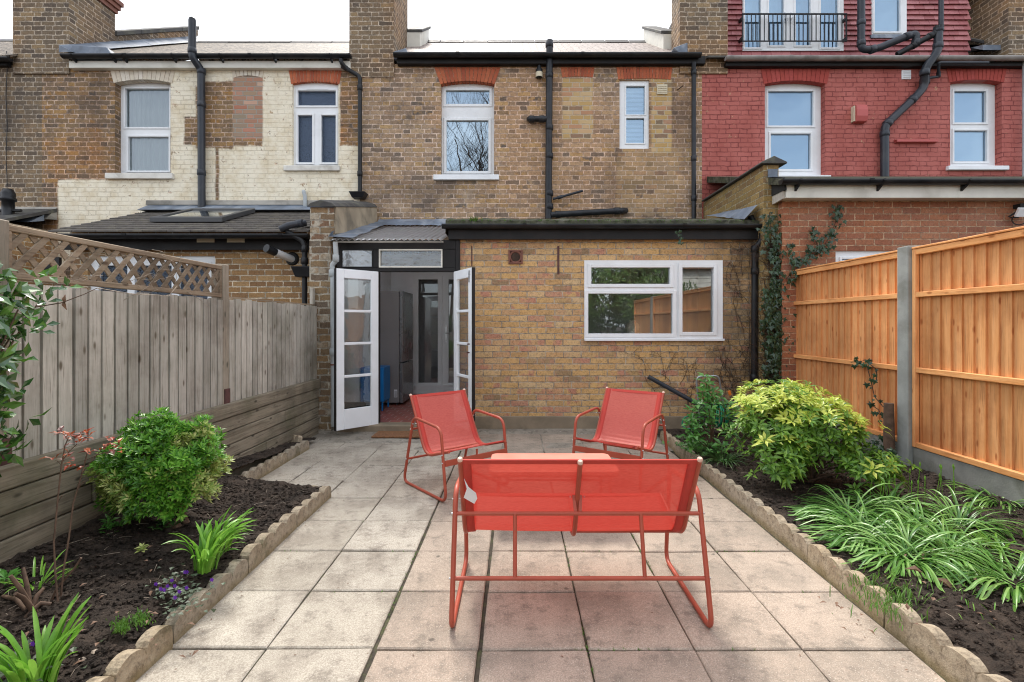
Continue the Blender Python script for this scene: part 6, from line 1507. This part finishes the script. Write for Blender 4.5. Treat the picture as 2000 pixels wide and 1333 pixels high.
seedl = [((277, 1083), 'tiny pale seedling alone in the dark soil of the left bed', 'lf_euon', 5, .035), ((130, 1010), 'green seedling in front of the sleepers behind the rose canes', 'lf_hyd', 9, .05), ((160, 1005), 'leafy seedling between the rose canes and the rounded shrub', 'lf_hyd', 9, .05), ((215, 1038), 'leafy seedling under the left side of the rounded shrub', 'lf_hyd', 12, .05), ((330, 1030), 'dark leafy seedling under the right side of the rounded shrub', 'lf_dark', 12, .06), ((10, 1150), 'broad leaf sprout at the left edge of the photo', 'lf_hyd', 4, .07), ((1590, 925), 'dark seedling below the golden shrub', 'lf_dark', 14, .05)]
for p_, lb, mt, n_, l_ in seedl:
    m = MB(); z_ = .19 if p_[0] < 500 else .1; c_ = Vector(G(p_[0], p_[1], z_))
    for i in range(n_): rosette(m, c_+Vector((U(-.05,.05)*(n_ > 5), U(-.05,.05)*(n_ > 5), U(0,.05))), (U(-.3,.3), -.2, 1), 4, l_*U(.7,1.1), l_*.4, 1.0, .2)
    o = m.build('seedling', M[mt]); tag(o, lb, 'seedling')
m = MB()
for (px_, py_, n_, z_) in ((237, 1225, 240, .14), (275, 1210, 200, .13), (1755, 1180, 260, .1), (1880, 1130, 80, .11), (1700, 1150, 160, .1)):
    for i in range(n_):
        c_ = Vector(G(px_+random.gauss(0, 9 if px_ < 500 else 28), py_+random.gauss(0, 7 if px_ < 500 else 20), z_))
        m.blade(c_, (U(-.7,.7), U(-.7,.7), 1), U(.008, .02) if px_ < 500 else U(.02, .07), .004, .8, 3)
o = m.build('moss_and_grass', M['lf_grass']); struct(o, 'stuff')
m = MB()
for i in range(340):
    x, y = U(1.75, 3.3), U(1.5, 3.0) ; c_ = (x, y, zr(x, y)+.012); 
    if noise.noise(Vector((x*3, y*3, 8))) > .05: m.blade(c_, (U(-1,1), U(-1,1), .9), U(.02, .06), .004, 1, 3)
o = m.build('sparse_weeds', M['lf_strap']); struct(o, 'stuff')
m = MB(); 
for i in range(90):
    if i % 3: c_ = Vector(G(U(1600, 1960), U(920, 1240), .12))
    else: c_ = Vector(G(U(20, 420), U(1060, 1300), .19))
    m.leaf(c_+UPV*.015, (U(-1,1), U(-1,1), U(-.1,.3)), UPV, U(.015, .035), U(.01, .018), .3)
o = m.build('fallen_leaves', M['lf_dead']); struct(o, 'stuff')
m = MB(); c_ = Vector(G(1822, 1128, .13)); m.leaf(c_, (.4, -.6, -.1), UPV, .10, .055, .3, .25); m.leaf(c_+Vector((-.03,.02,.01)), (-.5, .3, .2), UPV, .07, .045, .3, .25); o = m.build('dead_leaf', M['lf_dead']); tag(o, 'large curled brown dead leaf beside the strap leaved drift', 'leaf')
m = MB(); pts = [at(1800, 932, 4.05), at(1840, 938, 3.95), at(1880, 950, 3.8), at(1905, 958, 3.7)]; m.tube(pts, .004, 5); o = m.build('fallen_stick', M['pebble']); tag(o, 'long pale fallen stick lying along the gravel board', 'stick')

# ivy
def ivy_leaf(m, c, n, up, s_):
    c = Vector(c); n = Vector(n).normalized(); x = Vector(up).cross(n).normalized(); y = n.cross(x); a = U(-.6, .6)
    x, y = x*math.cos(a)+y*math.sin(a), y*math.cos(a)-x*math.sin(a)
    P5 = [(0,-.05), (.42,-.28), (.34,.05), (.62,.22), (.26,.34), (0,.85), (-.26,.34), (-.62,.22), (-.34,.05), (-.42,-.28)]
    vs = [c+n*.10*s_]+[c+(x*p[0]-y*p[1])*s_-n*s_*(.12*abs(p[0])+.25*max(0,p[1])) for p in P5]
    m.add(vs, [(0, i, i % 10+1) for i in range(1, 11)])
def ivy(label, paths, Yf, nrm, mat='lf_ivy', s=.05, dens=1.0, wid=.05, loc=None, dep=.05):
    m = MB(); ms = MB()
    for path in paths:
        pts = [at(a, b, Yf(a) if callable(Yf) else Yf) for a, b in path]; ms.tube(pts, .004, 5)
        for i in range(len(pts)-1):
            L_ = (pts[i+1]-pts[i]).length; n_ = int(L_/.012*dens)
            for k in range(n_):
                p = pts[i].lerp(pts[i+1], random.random()); lat = random.gauss(0, wid)
                t_ = (pts[i+1]-pts[i]).normalized(); sd_ = t_.cross(Vector(nrm)).normalized()
                ivy_leaf(m, p+sd_*lat+Vector(nrm)*U(.0, dep), Vector(nrm)+Vector((U(-.5,.5), U(-.5,.5), U(-.2,.8))), UPV, s*U(.55, 1.25))
    o = thing('ivy', label, 'ivy', tuple(at(*paths[0][0], Yf(paths[0][0][0]) if callable(Yf) else Yf)))
    m.build('leaves', M[mat], o); ms.build('stems', M['stem_dark'], o); return o
ivy('dense dark ivy climbing the end of the parapet wall beside the black downpipe', [[(1512, 745), (1508, 680), (1512, 610), (1520, 560), (1512, 500), (1506, 450), (1503, 415)], [(1530, 745), (1526, 690), (1522, 640), (1530, 580), (1528, 545)], [(1502, 640), (1500, 590), (1512, 560)], [(1520, 700), (1530, 660), (1535, 600)]], 6.15, (0,-1,0), s=.064, dens=1.6, wid=.062)
ivy('trailing ivy branching diagonally up the orange brick extension wall', [[(1535, 545), (1560, 520), (1585, 500), (1605, 490), (1618, 465), (1632, 435), (1636, 400)], [(1600, 492), (1590, 460), (1586, 445)], [(1560, 520), (1545, 500), (1535, 480)], [(1585, 500), (1575, 478)]], 6.07, (0,-1,0), s=.05, dens=1.3, wid=.04)
ivy('sparse ivy hanging on the orange fence beside the concrete post', [[(1662, 708), (1690, 705), (1700, 740), (1708, 775), (1725, 795)], [(1690, 705), (1712, 722), (1712, 745)], [(1700, 790), (1715, 800), (1732, 830), (1728, 870), (1745, 890)]], lambda a: 3.34*F/(a-CX) if a > 1600 else 5, (-.9,-.5,0), s=.05, dens=.33, wid=.03)
ivy('small ivy sprig drooping from the black gutter above the kitchen window', [[(1322, 452), (1326, 462), (1330, 478)]], 6.24, (0,-1,0), s=.04, dens=.9, wid=.02)
ivy('low dark ivy under the old cut post by the orange fence', [[(1715, 905), (1735, 890), (1755, 895)], [(1700, 880), (1720, 870)]], lambda a: 3.25*F/(a-CX), (-.5,-.7,.3), s=.06, dens=1.2, wid=.05)
m = MB(); b_ = at(1737, 880, 4.42); t_ = at(1736, 788, 4.42); m.tube([b_, b_.lerp(t_, .5), t_], [.045, .042, .038], 9); o = m.build('old_post_stub', M['stem'], None); tag(o, 'short rotten post stub wrapped in ivy beside the concrete post', 'post stub')
# dead climber on the brick wall
dc = thing('dead_climber', 'leafless dead creeper twigs clinging to the brick right of and below the kitchen window', 'climber', (2.9, 6.40, .1))
m = MB()
def twig(p, d, l, r, depth, yy=YE):
    pts = [Vector(p)]; n = max(3, int(l/.035))
    for k in range(n):
        d = (d+Vector((U(-.35,.35), 0, U(-.3,.32)))).normalized(); q = pts[-1]+d*l/n; q.y = yy-.006-U(0, .010); q.x = min(q.x, 3.0 if yy > 6.3 else 3.26)
        if (kw[0]-.03 < q.x < kw[1]+.03) and (kw[2]-.06 < q.z < kw[3]+.03): break
        if q.z > 2.42: break
        pts.append(q)
    if len(pts) > 2: m.tube(pts, [r*(1-.6*k/len(pts)) for k in range(len(pts))], 3, cap=False)
    if depth > 0:
        for k in range(3 if depth > 1 else 2):
            if len(pts) > 2: twig(random.choice(pts[1:]), Vector((U(-1,1), 0, U(-.3,1))).normalized(), l*U(.35,.6), r*.65, depth-1, yy)
for i in range(24): twig((U(2.60, 3.0), YE-.01, U(.15, 2.0)), Vector((U(-.7,.3), 0, 1)).normalized(), U(.3, .8), .0030, 2)
for i in range(22): twig((U(1.55, 2.95), YE-.01, U(.25, .75)), Vector((U(-.6,.6), 0, 1)).normalized(), U(.15, .45), .0032, 2)
twig((.82, YE-.01, .15), Vector((-.15,0,1)), .6, .002, 0)
for i in range(70): twig((U(3.08, 3.25), 6.19, U(.1, 2.3)), Vector((U(-.4,.4), 0, 1)).normalized(), U(.3, .8), .0042, 2, 6.19)
m.build('twigs', M['stem_dark'], dc)
# hose reel and leaning pipe
hr_ = thing('hose_reel', 'green garden hose on a wheeled reel with grey handle behind the broad leaved shrub', 'hose reel', (2.25, 5.75, 0))
YH = 5.75; P2 = lambda a, b, y=YH: at(a, b, y)
m = MB(); m.tube(rnd_path([P2(1368, 838, YH+.05), P2(1360, 736, YH-.05), P2(1404, 734, YH-.05), P2(1420, 838, YH+.05)], .06, 6), .010, 8); m.tube([P2(1368, 812), P2(1420, 812)], .008, 8); m.build('handle', M['tube_grey'], hr_)
hc = P2(1395, 812); m = MB()
for k in range(9):
    x = hc.x-.12+.03*k; rr = .115+.02*(k % 2); m.tube([Vector((x+.012*math.sin(a*.39), hc.y+rr*math.cos(a*.3927), hc.z+rr*math.sin(a*.3927))) for a in range(16)], .0085, 6, closed=True)
m.tube(rnd_path([P2(1352, 812), P2(1336, 815, YH-.05), P2(1331, 830, YH-.05), P2(1340, 838, YH-.08), P2(1362, 838, YH-.08)], .08, 5), .008, 8); m.build('hose', M['hose'], hr_)
for x in (-.15, .15): m = MB(); m.lathe(hc+Vector((x, 0, 0)), [(.001,-.006),(.15,-.006),(.155,.0),(.15,.006),(.001,.006)], 20, Vector((1,0,0))); m.build('drum_side', M['rubber'], hr_)
for px_ in (1354, 1420):
    m = MB(); c_ = P2(px_, 830, YH+.02); c_.z = .095; m.lathe(c_, [(.001,-.02),(.075,-.02),(.09,-.012),(.09,.012),(.075,.02),(.001,.02)], 18, Vector((1,0,0))); m.build('wheel', M['rubber'], hr_)
m = MB(); m.tube([P2(1424, 764), P2(1426, 772)], .018, 8); m.build('hose_connector', M['orange_pl'], hr_)
m = MB(); m.tube([at(1266, 736, 6.37), at(1356, 786, 6.30), at(1400, 812, 6.22)], .029, 12); o = m.build('leaning_pipe', M['grey_plastic']); tag(o, 'grey plastic pipe leaning diagonally on the brick wall beside the hose reel', 'pipe')
# climber twigs on the trellis
m = MB()
for i in range(16):
    p = at(U(150, 420), U(500, 590), 1); y = -2.49*F/(U(150, 420)-CX); p = Vector((-2.495, y, U(1.60, 1.78))); pts = [p]; d = Vector((0, U(-1,1), U(-.4,.4)))
    for k in range(6): d = (d+Vector((0, U(-.5,.5), U(-.5,.5)))).normalized(); q_ = pts[-1]+d*U(.03,.06)+Vector((U(-.01,.012),0,0)); q_.z = min(q_.z, 1.87); q_.y = min(max(q_.y, 2.5), 4.3); pts.append(q_)
    m.tube(pts, .0016, 4)
m.tube([at(190, 563, 2.4), at(260, 575, 2.9), at(330, 578, 3.4), at(345, 560, 3.5)], .002, 4)
o = m.build('dry_tendrils', M['pebble']); tag(o, 'thin dry tendrils of a dead climber tangled on the brown trellis', 'climber')

# ================================================================ behind the camera, seen only in the window glass
tr_ = thing('bare_tree', 'leafless tree whose branches show mirrored in the upstairs window', 'tree', (-2.3, -8.5, 0))
m = MB(); mt_ = MB(); rt_ = random.Random(5)
def grow(mm, p, d, l, r, dep):
    pts = [p]; n = 4
    for k in range(n): d = (d+Vector((rt_.uniform(-.16,.16), rt_.uniform(-.16,.16), rt_.uniform(-.05,.12)))).normalized(); pts.append(pts[-1]+d*l/n)
    mm.tube(pts, [r*(1-.45*k/n) for k in range(n+1)], 5 if dep > 2 else 3, cap=False)
    if dep > 0:
        for k in range(4 if dep > 1 else 5):
            q = pts[rt_.randint(1, n)]; ax = Vector((rt_.uniform(-1,1), rt_.uniform(-1,1), rt_.uniform(-.2,.9))).normalized(); grow(mt_, q, (d*.7+ax*.75).normalized(), l*rt_.uniform(.5,.75), r*.5, dep-1)
for x, y in ((-2.3, -8.5), (-3.6, -9.0), (-1.2, -9.4)): 
    grow(m, Vector((x, y, -.06)), Vector((0,0,1)), 6.5, .10, 0)
    for k in range(5): grow(mt_, Vector((x, y, 4+k*.5)), Vector((rt_.uniform(-.5,.5), rt_.uniform(-.5,.5), 1)).normalized(), 4.6, .045, 4)
m.build('trunk', M['stem_dark'], tr_); mt_.build('branches', M['stem_dark'], tr_)
hd = thing('evergreen_hedge', 'leafy green bush mirrored in the kitchen window', 'bush', (3.0, -3.4, 0))
m = MB()
for (c_, r_, n_) in (((3.6, -3.4, 2.2), (1.9, .8, 1.4), 3600), ((1.9, -3.6, 1.7), (.9, .7, 1.2), 1500), ((1.5, -3.8, .9), (.5, .5, .9), 250)):
    for p, v, k in crown_points(c_, r_, n_, .5, .5, 2.2): rosette(m, p, v, 5, U(.08,.13), .05, 1.1, .2)
m.build('foliage', M['lf_hedge'], hd); m = MB(); stems(m, (3.0, -3.4, 0), [(3+U(-1.6,1.8), -3.4, U(1,3)) for _ in range(20)], .04, .01, .1); m.build('stems', M['stem_dark'], hd)

sh_ = thing('garden_building', 'pale clad garden building mirrored in the right pane of the kitchen window', 'shed', (7.0, -6.0, 0))
m = MB()
for k in range(22): m.prism([(-5.0, -.06+k*.16), (-4.985, -.06+k*.16), (-5.0, .10+k*.16)], 'x', 4.6, 9.5)
m.box(4.6, 9.5, -8, -5.0, -.06, 3.46); m.build('cladding', M['cream_wood'], sh_)
m = MB(); m.prism([(-4.8, 3.40), (-6.5, 4.6), (-8.2, 3.40), (-8.2, 3.3), (-4.8, 3.3)], 'x', 4.4, 9.7); m.build('roof', M['orange_brick'], sh_)
